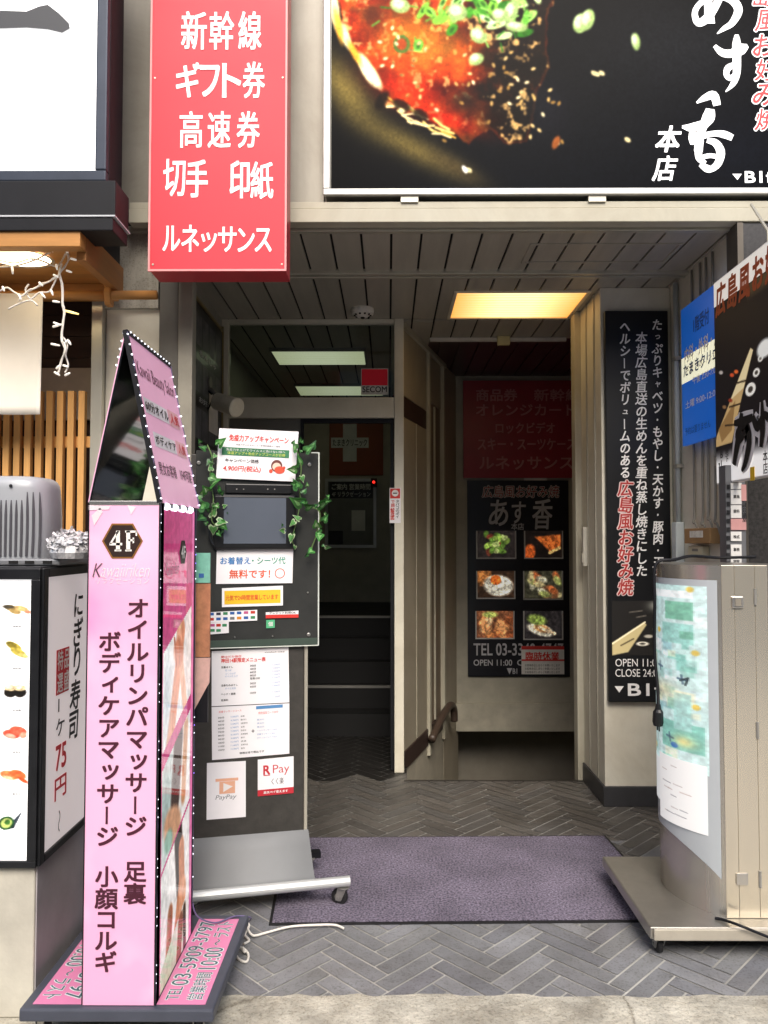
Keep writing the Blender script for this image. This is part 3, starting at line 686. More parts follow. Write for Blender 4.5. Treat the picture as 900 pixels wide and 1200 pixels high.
for (x, y, rx, ry, r) in ((392, 12, 5, 22, -.1), (404, 42, 5, 16, -.35), (430, 82, 7, 22, -.5), (438, 90, 5, 16, -.5)): cv.ell(x-OX, y-OY, rx, ry, '#fff0b8', r, 3)
for (x, y, rx, ry, r) in ((396, 30, 4, 20, -.2), (415, 62, 4, 16, -.5)): cv.ell(x-OX, y-OY, rx, ry, '#ffb535', r, 3, .9)
R2 = random.Random(5)
for i in range(16):                                             # noodles spilling at the rim
    x = R2.uniform(452, 535); y = 118+(x-452)*.5+R2.uniform(-6, 10); a = R2.uniform(.1, .8)
    cv.line([(x-OX-11*math.cos(a), y-OY-11*math.sin(a)), (x-OX, y-OY+R2.uniform(-3, 3)), (x-OX+11*math.cos(a), y-OY+11*math.sin(a))], R2.uniform(1.8, 3), R2.choice(['#f2cf74', '#fbe6a6', '#d9a442', '#f7d98c']), 1.2)
for (x, y, rx, ry) in ((447, 118, 6, 12), (470, 124, 12, 6), (492, 135, 10, 6)): cv.ell(x-OX, y-OY, rx, ry, '#120c08', .5, 3, .85)
for i in range(44):                                             # chopped green onions
    x = R2.gauss(560, 38); y = R2.gauss(8, 26)
    if y > 58: continue
    c = R2.choice(['#3f8a22', '#62a838', '#9ccc62', '#c8e29a', '#2c6a1c', '#7fbf3c', '#dcecb8']); a = R2.uniform(0, 3)
    cv.ell(x-OX, y-OY, R2.uniform(6, 13), R2.uniform(3, 6), c, a, 1.6); 
    if R2.random() < .5: cv.ell(x-OX, y-OY, 4, 2, '#2d5a1a', a, 1.5)
for i in range(26):
    x = R2.uniform(440, 620); y = R2.uniform(-5, 60); a = R2.uniform(0, 3)
    cv.line([(x-OX, y-OY), (x-OX+10*math.cos(a), y-OY+10*math.sin(a))], 2, R2.choice(['#5da035', '#2f6b1d', '#8fd05a']), 1.2)
for (x, y, rx, ry, r) in ((468, 6, 12, 9, .3), (535, 14, 12, 10, .5), (560, 42, 11, 9, .6), (557, 70, 9, 7, -.4), (598, 14, 8, 13, .3), (604, 32, 13, 6, .1), (585, 18, 10, 8, 0), (679, 28, 9, 12, .3), (687, 24, 8, 13, .3), (743, 50, 5, 10, -.1)):
    cv.ell(x-OX, y-OY, rx, ry, '#94ae66', r, 2); cv.ell(x-OX-2, y-OY-2, rx*.6, ry*.6, '#cddab0', r, 3)
for (x, y) in ((470, 52),): cv.ell(x-OX, y-OY, 10, 11, '#4a6a2a', 0, 2); cv.ell(x-OX, y-OY, 6, 7, '#a2401a', 0, 2)
for i in range(70):                                             # sesame seeds
    x = R2.uniform(440, 660); y = 45+(x-440)*.42+R2.gauss(0, 30)
    if y < 20: continue
    cv.ell(x-OX, y-OY, 2.9, 1.8, R2.choice(['#d8b878', '#c09a58', '#ead8a6', '#9a7238']), R2.uniform(0, 3), 1.3)
for (x, y) in ((697, 88), (703, 87), (694, 87), (650, 168), (732, 165), (548, 200), (470, 130)): cv.ell(x-OX, y-OY, 4, 2.6, '#d8c690', .6, 1.2)
cv.ell(649-OX, 168-OY, 4, 8, '#8a4a22', .4, 2); cv.ell(543-OX, 199-OY, 2.5, 5, '#f4f0e6', -.5, 1.2)
for _ in range(2):
    q_ = np.pad(cv.p, ((1, 1), (1, 1), (0, 0)), 'edge'); cv.p = (q_[:-2, 1:-1]+q_[2:, 1:-1]+q_[1:-1, :-2]+q_[1:-1, 2:]+2*q_[1:-1, 1:-1])/6
cv.grain(.16, 3, 4)
q0 = fo.uv(388, 222); q1 = fo.uv(988, -138)
m_pl = M_print('lit_print', .6, .3, spec=.04)
cv.build('printed_photo', fo, (q0[0], q0[1], q1[0], q1[1]), m_pl, ok, 0.)
MB().slab(fo, q1[0], q0[1], xo1, zo1, -.01, 0).build('panel', M('black_print', '#060607', .6, spec=.04), ok)
m_wl = M('lit_white_letters', '#ffffff', .4, emit=.6, var=.01)
b = MB()
def stroke(fr, pts, w, d, mb, k=5, sc=1.):
    """brush stroke from (x, y, width) photo points"""
    sp = smoothed([(x, y, ww) for x, y, ww in pts], k)
    uv = [fr.uv(p.x, p.y) for p in sp]; s0 = (Vector(fr.uv(pts[0][0]+10, pts[0][1]))-Vector(fr.uv(*pts[0][:2]))).length/10
    mb.ribbon(fr, uv, [max(p.z, .4)*s0*w for p in sp], d)
D = iter([.0022+.00015*i for i in range(60)])
for pts in (# a
            [(806, -28, 4), (822, -26, 8), (846, -34, 5)], [(826, -44, 5), (826, -20, 9), (830, 8, 9), (831, 28, 12)],
            [(848, -14, 8), (838, 8, 8), (828, 22, 9), (818, 27, 8), (814, 15, 6), (822, 3, 6), (840, -4, 7), (857, 0, 9), (865, 12, 9), (858, 27, 7), (848, 34, 5), (840, 40, 1)],
            # su
            [(837, 54, 4), (846, 62, 8), (857, 63, 9), (868, 58, 12), (876, 54, 4)], [(863, 41, 4), (863, 52, 9), (863, 68, 9), (863, 85, 8), (859, 98, 6), (850, 108, 1)],
            [(862, 76, 6), (853, 80, 7), (851, 88, 6), (856, 92, 6), (862, 86, 4)],
            # ka
            [(816, 121, 2), (826, 115, 7), (836, 112, 9), (840, 124, 8)], [(832, 128, 9), (830, 138, 13), (824, 148, 9), (820, 160, 9), (818, 178, 9)],
            [(799, 149, 3), (810, 150, 9), (822, 146, 8)], [(810, 152, 4), (812, 162, 10), (812, 170, 6)],
            [(822, 160, 7), (836, 157, 6), (848, 158, 8), (858, 162, 7)], [(828, 165, 5), (838, 168, 8), (844, 178, 9), (842, 190, 8), (836, 197, 7), (829, 200, 6)],
            [(818, 176, 8), (819, 186, 7), (826, 192, 5)], [(820, 186, 5), (830, 183, 5), (840, 184, 5)], [(820, 193, 5), (828, 198, 8), (834, 199, 6)]):
    stroke(fo, pts, 1.12, next(D), b)
htext(b, fo, '本', fo.R(768, 148, 798, 178), .035, .25); htext(b, fo, '店', fo.R(764, 183, 794, 212), .03, .25)
htext(b, fo, 'B1f', fo.R(873, 201, 905, 214), .04); b.poly(fo, [fo.uv(858, 204), fo.uv(864, 211), fo.uv(869, 204)], .002)
b.build('lettering', m_wl, ok)
m_rl = M('red_letters', '#d2383c', .4, emit=.25, var=.05)
b = MB(); b2 = MB()
for i, ch in enumerate('広島風お好み焼'):
    yy = -35+29*i+2
    r = fo.R(883+((-1)**i), yy-13, 909+((-1)**i), yy+12)
    htext(b2, fo, ch, r, .075, .18, .002); htext(b, fo, ch, r, .02, .18, .0035)
b2.build('lettering_outline', m_wl, ok); b.build('red_lettering', m_rl, ok)
b = MB()
for x in (480, 700): q = P(x, 233, YO); b.box(q.x-.04, q.x+.04, YO+.0, YO+.1, 3.06, z0); 
b.build('clip', m_trim, ok)

# ------------------------------------------------------------------ sushi light cabinet with a ribbed housing and tinsel on top
sb = T('sushi_cabinet', 'white lit cabinet with sushi pictures in black frame on a beige base', 'sign cabinet', (-1.4, 2.65, 0))
YC = 2.45; fc = front(YC); xc = -1.105; xl_ = -1.75; yb_ = 2.95
zt = P(20, 666, YC).z; zm = P(20, 1016, YC).z; f_r = facing_right(xc)
b = MB(); b.box(xl_+.02, xc-.012, YC+.012, yb_-.02, 0.0, zm-.005); b.build('base', M('beige_base', '#c8c4b6', .6, var=.2, scale=5, bump=.1), sb, bevel=.005)
b = MB(); b.slab(f_r, YC+.02, 0, yb_-.03, zm-.006, -.0118, -.008); b.build('base_side', M('grey_base_side', '#aeaaac', .5, var=.15), sb)
b = MB(); b.box(xl_, xc-.006, YC+.006, yb_, zm, zt-.015); b.build('case', m_dark, sb)
b = MB(); wf = .03
b.slab(fc, xl_, zm, xc, zm+.022, 0, .012); b.slab(fc, xl_, zt-.035, xc, zt, -.005, .012); b.slab(fc, xc-wf, zm+.022, xc, zt-.035, 0, .012); b.slab(fc, xl_, zm+.022, xl_+wf, zt-.035, 0, .012)
b.slab(f_r, YC, zm, YC+.035, zt, -.005, .008); b.slab(f_r, yb_-.035, zm, yb_, zt, -.005, .008); b.slab(f_r, YC+.035, zm, yb_-.035, zm+.025, -.005, .008); b.slab(f_r, YC+.035, zt-.03, yb_-.035, zt, -.005, .008)
b.build('frame', M('black_frame', '#232427', .35, metal=.3, var=.25, scale=15), sb, bevel=.003)
MB().box(xl_+.01, xc-.01, YC+.01, yb_-.01, zt-.012, zt+.004).build('top_plate', M('grey_top', '#55565a', .3, metal=.5), sb)
fx0, fz0, fx1, fz1 = xl_+wf, zm+.022, xc-wf, zt-.035
cv = Canvas(170, 330, '#ffffff')
def c2(px, py):
    a, z = fc.uv(px, py); return (a-fx0)/(fx1-fx0)*170, (fz1-z)/(fz1-fz0)*330
def cell(px, py, rx, ry, c, r=0., al=1.): x, y = c2(px, py); cv.ell(x, y, rx, ry, c, r, 1.2, al)
for off in (0, -46, -92):
    k = .93
    cell(13+off, 712, 6, 3.4, '#8a7a5a', .3); cell(18+off, 716, 6, 3.2, '#b49b6a', .4); cell(26+off, 713, 7, 3, '#c8ae7c', .35); cell(10+off, 711, 5, 2, '#5a5448', .1); cell(33+off, 717, 3, 2, '#c98a70', .2)
    cell(17+off, 757, 8, 4, '#b3a24e', .6); cell(22+off, 764, 8, 4, '#c9b85e', .6); cell(14+off, 755, 5, 3, '#8c7f3c', .4); cell(28+off, 768, 5, 2.4, '#ddcf86', .3)
    for dx in (13, 24): cell(dx+off, 811, 6, 6, '#2c2722'); cell(dx+off, 806, 6, 3.4, '#d9c7a2'); cell(dx+off-1, 805, 3, 2, '#f1e8d0')
    cell(14+off, 860, 8, 5, '#e0604c', .3); cell(22+off, 856, 8, 5, '#ee6f58', .3); cell(13+off, 862, 5, 2.4, '#ffb9a4', .3); cell(28+off, 861, 3, 4, '#f09c86', .2)
    cell(12+off, 908, 9, 5, '#ef8f5c', .3); cell(22+off, 907, 8, 4.5, '#f07a4a', .5); cell(28+off, 914, 5, 2, '#e46138', .6); cell(10+off, 911, 5, 2, '#f6c9a4', .3)
    x, y = c2(12+off, 962); x2, y2 = c2(27+off, 950); x3, y3 = c2(5+off, 972)
    cv.poly([(x2, y2), (x+4, y+8), (x3, y3)], '#3c4650'); cv.ell(x-3, y+2, 7, 8, '#2f5a34', .4); cv.ell(x-3, y+2, 5, 6, '#b7c47a', .4); cv.ell(x-2, y+1, 2.5, 3, '#4d7a3c', .4)
    for py in (734, 783, 832, 881, 930):
        for t in range(3): cell(17+off+3.4*t, py, 1.1, .9, '#777777')
msk = (cv.p.min(2, keepdims=True) < .96); cv.p = np.where(msk, np.clip(cv.p**1.25*(1+.5*(cv.noise(3, 2, 5)[..., None]-.5)), 0, 1), cv.p)
cv.build('picture_panel', fc, (fx0, fz0, fx1, fz1), M_print('lit_menu_print', .45, .16), sb, .004)
MB().slab(f_r, YC+.036, zm+.026, yb_-.036, zt-.031, -.005, .002).build('side_panel', M('side_acrylic', '#e7dcdc', .4, emit=.3, var=.03), sb)
b = MB(); r_ = MB()
def rp(px, py): return f_r.uv(px, py)
for ch, (px, py), h in zip('にぎり寿司', ((90, 709), (89, 742), (88, 775), (86, 815), (84, 850)), (30, 34, 36, 34, 34)):
    a, z = rp(px, py); char_at(b, f_r, ch, a, z, .085, h/900*2.55*1.05, .03, .1, .004)
for ch, (px, py), h in zip(('1', 'ケ'), ((70, 825), (69, 852)), (20, 22)):
    a, z = rp(px, py); char_at(b, f_r, ch, a, z, .07, h/900*2.55, .02, 0, .004)
for ch, (px, py), h in zip(('〜',), ((68, 962),), (26,)):
    a, z = rp(px, py); char_at(b, f_r, ch, a, z, .05, h/900*2.55, .0, 0, .004, True)
b.build('lettering', M('black_letters', '#1b1a1c', .5, var=.05), sb)
a0, _ = rp(64.5, 800); a1, _ = rp(79.5, 800); _, z0_ = rp(72, 812); _, z1_ = rp(72, 760)
r_.rect(f_r, a0, z0_, a1, z1_, .0035)
htext(r_, f_r, '75', (rp(64, 890)[0], rp(70, 900)[1], rp(76, 890)[0], rp(70, 872)[1]), .03, 0, .004); a, z = rp(69, 922); char_at(r_, f_r, '円', a, z, .1, .075, .03, 0, .004)
r_.build('red_lettering', M('red_ink', '#c22a33', .5, var=.05, emit=.08), sb)
b = MB()
for i, ch in enumerate('特選品盛'): char_at(b, f_r, ch, (a0*(1 if i > 1 else 3)+a1*(3 if i > 1 else 1))/4, z1_-(.25+.5*(i % 2))*(z1_-z0_), (a1-a0)*.42, (z1_-z0_)*.44, .02, 0, .0055)
b.build('white_lettering', M('white_ink', '#f4f0ee', .5, var=.03), sb)
# ribbed housing
rh = T('ribbed_housing', 'rounded silver white housing with dark vertical ribs on a tray', 'housing', (-1.35, 2.65, zt))
YH = 2.58; zc = zt+.006
tr = MB(); xa, xb = P(-40, 660, YH).x, P(76, 660, YH).x
tr.box(xa, xb, YH-.04, YH+.25, zc, zc+.022); tr.build('tray', M('grey_tray', '#8d8f92', .35, metal=.4), rh, bevel=.006)
b = MB(); 
for q in (15, 34, 55): p = P(q, 659, YH-.045); b.box(p.x-.015, p.x+.015, YH-.043, YH-.0405, zc+.006, zc+.016)
b.build('slot', m_recess, rh)
zh0 = zc+.022; zh1 = P(30, 557, YH).z; hx0, hx1 = P(-48, 600, YH+.10).x, P(66, 600, YH+.10).x
b = MB(); nu, nv = 48, 26; hc = Vector(((hx0+hx1)/2, YH+.105, 0)); hw, hd = (hx1-hx0)/2, .118
def hpt(a, v_, off=0.):                                        # rounded barrel, rolled over at the top
    v2 = max(0, v_-.84)/.16; k = (.955+.045*math.sin(math.pi*min(v_+.1, 1)))*(1-.30*v2**2.4)
    z = zh0+(zh1-zh0)*(v_ if v_ < .84 else .84+.16*math.sin(v2*math.pi/2)); e = .62
    ca, sa = math.cos(a), math.sin(a)
    return Vector((hc.x+(hw*k+off)*math.copysign(abs(ca)**e, ca), hc.y+(hd*k+off)*math.copysign(abs(sa)**e, sa), z))
for j in range(nv+1):
    for i in range(nu): b.v.append(tuple(hpt(2*math.pi*i/nu, j/nv)))
b.f = [(j*nu+i, j*nu+(i+1) % nu, (j+1)*nu+(i+1) % nu, (j+1)*nu+i) for j in range(nv) for i in range(nu)]+[tuple(nv*nu+i for i in range(nu))]
b.c = [None]*len(b.f)
b.build('housing', M('silver_plastic', '#a9adb2', .35, metal=.1, var=.06), rh, smooth=True)
b = MB()
for i in range(19):
    xx = -.88+1.76*i/18; ca = math.copysign(abs(xx)**(1/.62), xx); a = -math.acos(max(-1, min(1, ca)))
    top_ = .80 if not .15 < xx < .62 else .70
    b.tube([hpt(a, v_, .0015) for v_ in np.linspace(.03, top_, 12)], [.0048]*9+[.004, .003, .0015], 6)
b.build('rib', M('dark_slot', '#55555a', .4), rh)
b = MB(); q = hpt(-math.acos(.38**(1/.62)), .86, .004); b.lathe(q, (0, -1, .15), [(0, .006), (.003, .005)], 10); b.build('emblem', m_dark, rh)
# tinsel bundle
tn = MB(); ctr = P(84, 637, 2.58); R3 = random.Random(3)
for i in range(420):
    a, e = R3.uniform(0, 6.28), R3.uniform(-.5, 1.2); rr = R3.uniform(.6, 1)
    p = ctr+Vector((.075*math.cos(a)*math.cos(e)*rr, .07*math.sin(a)*math.cos(e)*rr, .048*math.sin(e)*rr-.004))
    dr = Vector((R3.gauss(0, 1), R3.gauss(0, 1), R3.gauss(0, 1))).normalized(); q = dr.orthogonal().normalized()*.004; dr *= R3.uniform(.008, .02)
    tn.add([p-dr-q, p+dr-q, p+dr*1.1+q, p-dr+q], [(0, 1, 2, 3)])
tn.lathe(ctr-Vector((0, 0, .05)), (0, 0, 1), [(0, .06), (.02, .07), (.06, .062), (.085, .03)], 14)
tag(tn.build('tinsel_bundle', M('silver_tinsel', '#e4e4ea', .35, metal=.35, var=.4, scale=60)), 'crumpled white and silver tinsel heaped beside the ribbed housing', 'tinsel')
# ------------------------------------------------------------------ casters
m_rubber = M('black_rubber', '#1d1d1f', .6); m_fork = M('caster_steel', '#a9a8a2', .35, metal=.7, var=.25, scale=20)
def caster(par, x, y, ztop, r=.034, ang=.4, w=.022):
    ax = Vector((math.cos(ang), math.sin(ang), 0)); c = Vector((x, y, r))
    b = MB(); fw = Vector((-ax.y, ax.x, 0)); off = fw*r*.5
    b.lathe(c+off, ax, [(-w/2, r*.8), (-w/2+.003, r), (w/2-.003, r), (w/2, r*.8)], 24)
    f = MB()
    for sg in (-1, 1):
        q = c+off+ax*sg*(w/2+.004); t = Vector((x, y, ztop-.004))+ax*sg*(w/2+.004)
        f.add([q-fw*.012-Vector((0, 0, .012))+ax*s for s in (-.0015, .0015)]+[q+fw*.012-Vector((0, 0, .012))+ax*s for s in (-.0015, .0015)]+[t+fw*.02+ax*s for s in (-.0015, .0015)]+[t-fw*.02+ax*s for s in (-.0015, .0015)],
              [(0, 2, 4, 6), (7, 5, 3, 1), (0, 1, 3, 2), (2, 3, 5, 4), (4, 5, 7, 6), (6, 7, 1, 0)])
    f.lathe((x, y, ztop-.006), (0, 0, 1), [(0, .026), (.006, .026)], 16); f.lathe(c+off-ax*(w/2+.008), ax, [(0, .005), (w+.016, .005)], 8)
    k = f.build('caster', m_fork, par); wh = b.build('wheel', m_rubber, k, smooth=False)
    h = MB().lathe(c+off-ax*(w/2+.001), ax, [(0, r*.5), (w+.002, r*.5)], 16).build('hub', M('caster_hub', '#7c7b76', .5), k)
    return k

# ------------------------------------------------------------------ pink sign tower
PX0, PX1, PY0, PY1, PZ0, PZ1 = -.911, -.694, 2.33, 2.75, .122, 1.612
pk = T('pink_sign_tower', 'tall pink massage sign tower with LED beads and gabled top on a grey platform', 'sign stand', (-.80, 2.55, 0))
m_pink = M('pink_print', '#f3bcd6', .35, var=.05, scale=3, emit=.05, coat=.25)
m_pinkA = M('pink_panel', '#efb6d2', .4, var=.05, emit=.12)
b = MB(); b.box(-1.09, -.515, 2.31, 2.885, .080, .118); b.build('platform', M('slate_platform', '#484c58', .45, var=.15, scale=12), pk, bevel=.006)
for x, y, a in ((-1.03, 2.365, .9), (-.57, 2.36, .15), (-.575, 2.83, .3), (-1.03, 2.83, .2)): caster(pk, x, y, .080, .035, a)
b = MB(); b.box(PX0+.008, PX1-.006, PY0+.012, PY1, .118, PZ1-.004); b.build('case', m_dark, pk)
fpk = front(PY0); fpr = facing_right(PX1)
b = MB()
cv = Canvas(60, 400, '#d596b5'); nz1 = cv.noise(30, 3, 11)
cv.glow(4, 95, 26, 22, '#d3659c', .75); cv.glow(40, 30, 40, 40, '#deb4c8', .8); cv.glow(30, 140, 30, 60, '#dbaec5', .7); cv.glow(35, 250, 60, 90, '#d9a8c1', .6); cv.mix(np.clip((nz1-.5)*1.2, 0, .35), '#e0bccd')
cv.build('front_panel', fpk, (PX0, PZ0-.002, PX1, PZ1), M_print('pink_front_print', .4, .06, .1), pk, .002)
b = MB(); b.slab(fpk, PX0, PZ0, PX0+.003, PZ1, -.03, .0045); b.slab(fpk, PX1-.002, PZ0, PX1+.004, PZ1, -.03, .0045); b.build('black_edging', m_dark, pk)
m_txt = M('maroon_ink', '#4a1a2c', .5, var=.05)
b = MB()
zpx = lambda y: fpk.uv(145, y)[1]; xpx = lambda x: fpk.uv(x, 850)[0]
cw = 25/900*2.33; chh = 23/900*2.33
for ch, y in zip('オイルリンパマッサージ足裏', (713, 738, 764, 789, 815, 840, 866, 892, 917, 943, 968, 1021, 1047)): char_at(b, fpk, ch, xpx(160), zpx(y), cw, chh, .042, 0, .004, True)
for ch, y in zip('ボディケアマッサージ小顔コルギ', (752, 777, 802, 827, 853, 878, 904, 930, 955, 980, 1027, 1053, 1077, 1102, 1127)): char_at(b, fpk, ch, xpx(127), zpx(y), cw, chh, .042, 0, .004, True)
b.build('lettering', m_txt, pk)
hx = [(146+24*c, 634+20.5*s) for c, s in ((-1, 0), (-.52, -1), (.52, -1), (1, 0), (.52, 1), (-.52, 1))]
q = [fpk.uv(x-2, y) for x, y in hx]; cxy = (sum(a for a, _ in q)/6, sum(z for _, z in q)/6)
e = MB(); e.poly(fpk, q[::-1], .004); eb = e.build('floor_emblem', M('gold_edge', '#9a6a34', .4, metal=.3), pk)
e = MB(); e.poly(fpk, [(cxy[0]+(a-cxy[0])*.9, cxy[1]+(z-cxy[1])*.9) for a, z in q][::-1], .0046); e.build('emblem_face', M('emblem_brown', '#33231f', .4), eb)
e = MB()
def seg(pts, w, d=.0056): stroke(fpk, [(x, y, w) for x, y in pts], 1, d, e, 1)
seg([(139, 622), (139, 645)], 4.6); seg([(139.5, 622), (130, 637.5)], 2.2); seg([(129, 637.6), (144, 637.6)], 3); seg([(135, 645), (143, 645)], 2)
seg([(151, 622), (151, 645)], 4.6); seg([(147.5, 623), (161, 623)], 2.4); seg([(160.5, 622), (160.5, 628)], 1.8); seg([(151, 633), (157.5, 633)], 2.4); seg([(157, 630), (157, 636.5)], 1.8); seg([(147.5, 645), (155, 645)], 2)
e.build('lettering', M('white_print', '#fff6ee', .5), pk)
e = MB(); rt = random.Random(9)
for pts in ([(108, 604), (118, 595), (121, 600), (111, 616)], [(150, 592), (160, 594), (154, 603)], [(104, 592), (130, 593), (128, 597), (104, 598)]): e.poly(fpk, [fpk.uv(*p) for p in pts][::-1], .0045)
e.build('clear_tape', M('tape_sheen', '#f3e6ec', .15, coat=.6), pk)
e = MB(); htext(e, fpk, 'Kawaiiriken', fpk.R(110, 660, 176, 676), -.012, .35, .0045); htext(e, fpk, 'リラクゼーション', fpk.R(113, 676, 175, 684), -.01, 0, .0045)
e.build('pale_lettering', M('pale_relief', '#e9dfe2', .4), pk)
e = MB(); htext(e, fpk, 'K', fpk.R(109, 660, 121, 676), -.0, .35, .0048); e.build('dark_initial', M('grey_initial', '#5c4450', .4), pk)
# side face with pictures
cv = Canvas(84, 298, '#c9618f')
cv.glow(20, 20, 60, 40, '#b54878', .7); cv.glow(60, 50, 40, 40, '#d77aa2', .6)
def shot(y0, seed, hue):
    pts = [(3, y0+14), (77, y0-10), (77, y0+52), (3, y0+76)]; m = cv.inside(pts, 1.2); old = cv.p.copy()
    cv.poly(pts, '#e9e5e2'); R5 = random.Random(seed)
    if hue == 0:
        cv.line([(20, y0+75), (38, y0+35), (50, y0+5)], 17, '#d99c80', 3); cv.line([(62, y0+60), (48, y0+25), (42, y0+5)], 12, '#e6b49a', 3); cv.ell(42, y0+18, 13, 9, '#d28f74', .3, 4); cv.line([(30, y0+8), (36, y0+26)], 3, '#c27f66'); cv.glow(12, y0+40, 10, 30, '#b9c4c8', .8)
    if hue == 1:
        cv.glow(15, y0+40, 24, 40, '#a7b8b4', .9); cv.line([(44, y0+2), (36, y0+40)], 22, '#5a4a46', 5); cv.ell(30, y0+55, 22, 12, '#c9a184', .2, 4); cv.line([(64, y0), (58, y0+44)], 12, '#c79a78', 4); cv.ell(20, y0+62, 10, 7, '#8fb0a0', 0, 3)
    if hue == 2:
        cv.line([(44, y0-4), (52, y0+36)], 20, '#3b2a26', 4); cv.line([(40, y0+72), (56, y0+34), (54, y0+14)], 15, '#c78d6c', 3); cv.line([(20, y0+80), (26, y0+46)], 13, '#a3623e', 3); cv.ell(58, y0+46, 10, 12, '#d9a586', .2, 3); cv.glow(10, y0+30, 12, 40, '#d8d8d4', .8)
    if hue == 3:
        cv.glow(20, y0+40, 30, 40, '#9fb28a', .9); cv.line([(54, y0+4), (44, y0+50)], 13, '#9a6244', 3); cv.ell(34, y0+62, 14, 8, '#c8e0d8', 0, 3); cv.line([(64, y0), (66, y0+40)], 8, '#5e4432', 3)
    cv.p = old*(1-m[..., None])+cv.p*m[..., None]
shot(78, 1, 0); shot(150, 2, 1); shot(214, 3, 2); shot(272, 4, 3)
cv.p[:, 78:] = cv._c('#e28ab6')
cv.grain(.10, 4, 3); cv.p = cv.p**1.3
cv.build('side_photo', fpr, (PY0+.03, PZ0, PY1-.012, PZ1), M_print('side_print', .45, .04, .05), pk, .002)
b = MB(); b.slab(fpr, PY0, PZ0, PY0+.028, PZ1, -.02, .004); b.slab(fpr, PY1-.012, PZ0, PY1, PZ1, -.02, .004); b.slab(fpr, PY0+.028, PZ1-.01, PY1-.012, PZ1, -.02, .004); b.build('side_edging', m_dark, pk)
b = MB(); cy = PY0+.25; czz = 1.46; hexp = [(cy+.045*math.cos(k*math.pi/3), czz+.045*math.sin(k*math.pi/3)) for k in range(6)]; b.poly(fpr, hexp, .0045); b.build('side_emblem', M('emblem_brown', '#33231f', .4), pk)
b = MB(); htext(b, fpr, '4F', (cy-.026, czz-.02, cy+.026, czz+.02), .03, 0, .0058); b.build('side_emblem_lettering', M('white_print', '#fff6ee', .5), pk)
b = MB(); htext(b, fpr, 'Kawaiiriken', (PY0+.05, 1.39, PY0+.2, 1.43), 0, .3, .0045); htext(b, fpr, 'リラクゼーション', (PY0+.05, 1.35, PY0+.19, 1.37), 0, 0, .0045); b.build('side_lettering', M('rose_relief', '#b08a9a', .4), pk)
# gable
AX, AZ = -.806, 2.14; PB = 2.80
fg = Fr((PX1, PY0, PZ1+.003), (0, 1, 0), (AX-PX1, 0, AZ-PZ1-.003)); HL = math.hypot(AX-PX1, AZ-PZ1-.003)
fgl = Fr((PX0, PB, PZ1+.003), (0, -1, 0), (AX-PX0, 0, AZ-PZ1-.003)); HR = math.hypot(AX-PX0, AZ-PZ1-.003)
m_blk = M('black_gloss', '#15171a', .1, var=.1, coat=.6)
b = MB(); b.slab(fg, 0, 0, PB-PY0, HL, -.006, -.001); b.build('gable_back', m_blk, pk)
b = MB(); b.slab(fg, 0, 0, PB-PY0, HL, .0, .003); b.build('gable_panel', m_pinkA, pk)
b = MB(); b.slab(fgl, 0, 0, PB-PY0, HR, -.006, -.001); b.build('gable_back', m_blk, pk)
b = MB(); b.slab(fgl, 0, 0, PB-PY0, HR, .0, .003); b.build('gable_panel', m_pinkA, pk)
b = MB(); b.slab(fg, -.006, 0, .008, HL, -.008, .006); b.slab(fg, 0, HL-.008, PB-PY0, HL+.006, -.008, .006); b.build('gable_edging', m_dark, pk)
b = MB(); b.box(PX0, PX1, PY0-.004, PY0+.012, PZ1-.006, PZ1+.008); b.box(PX0, PX1, PY0+.012, PY1, PZ1-.006, PZ1+.001); b.build('top_rail', M('chrome_rail', '#c9c8c4', .2, metal=.8), pk, bevel=.002)
b = MB(); bw = MB(); br = MB(); wd = PB-PY0
htext(b, fg, 'Kawaii Beauty Salon', (.03, HL*.73, wd-.03, HL*.85), .0, 0, .0045)
htext(b, fg, '男女お客様　1F4F可能', (.05, HL*.17, wd-.03, HL*.25), .015, 0, .0045)
b.build('gable_lettering', M('mauve_ink', '#6d4258', .5), pk)
bw.rect(fg, .03, HL*.535, wd*.62, HL*.63, .004); bw.rect(fg, .06, HL*.34, wd*.66, HL*.43, .004); bw.build('white_strip', M('strip_white', '#ece6ea', .5), pk)
br.rect(fg, wd*.63, HL*.53, wd*.9, HL*.64, .004); br.rect(fg, wd*.68, HL*.335, wd*.93, HL*.44, .004); br.build('rose_strip', M('strip_rose', '#eebac0', .5), pk)
b = MB(); htext(b, fg, '60分オイル', (.035, HL*.55, wd*.6, HL*.615), .02, 0, .006); htext(b, fg, 'ボディケア', (.07, HL*.355, wd*.64, HL*.415), .02, 0, .006); b.build('strip_lettering', M('black_letters'), pk)
b = MB(); htext(b, fg, '人気', (wd*.66, HL*.55, wd*.88, HL*.62), .02, 0, .006); htext(b, fg, '人気', (wd*.71, HL*.355, wd*.91, HL*.42), .02, 0, .006); b.build('red_lettering', M('red_ink'), pk)
# LED beads
m_led = M('led_bead', '#eef2ff', .3, emit=1.6, var=.01); m_ledv = M('led_violet', '#9a7cff', .3, emit=1.2, var=.01)
led_me = bpy.data.meshes.new('led_bead'); bm = bmesh.new(); bmesh.ops.create_icosphere(bm, subdivisions=1, radius=.0034); bm.to_mesh(led_me); bm.free(); led_me.materials.append(m_led)
led_v = led_me.copy(); led_v.materials[0] = m_ledv
led_big = bpy.data.meshes.new('led_lamp'); bm = bmesh.new(); bmesh.ops.create_icosphere(bm, subdivisions=2, radius=.011); bm.to_mesh(led_big); bm.free(); led_big.materials.append(M('led_lamp', '#eaf0ff', .3, emit=4., var=.01))
def led(p, me=led_me):
    o = bpy.data.objects.new('led_bead', me); COL.objects.link(o); o.parent = pk; o.location = Vector(p)-WLOC[pk.name]
cnt = 0
for i in range(17): led(fg.at(-.004, HL*(.02+.96*i/16), .006))
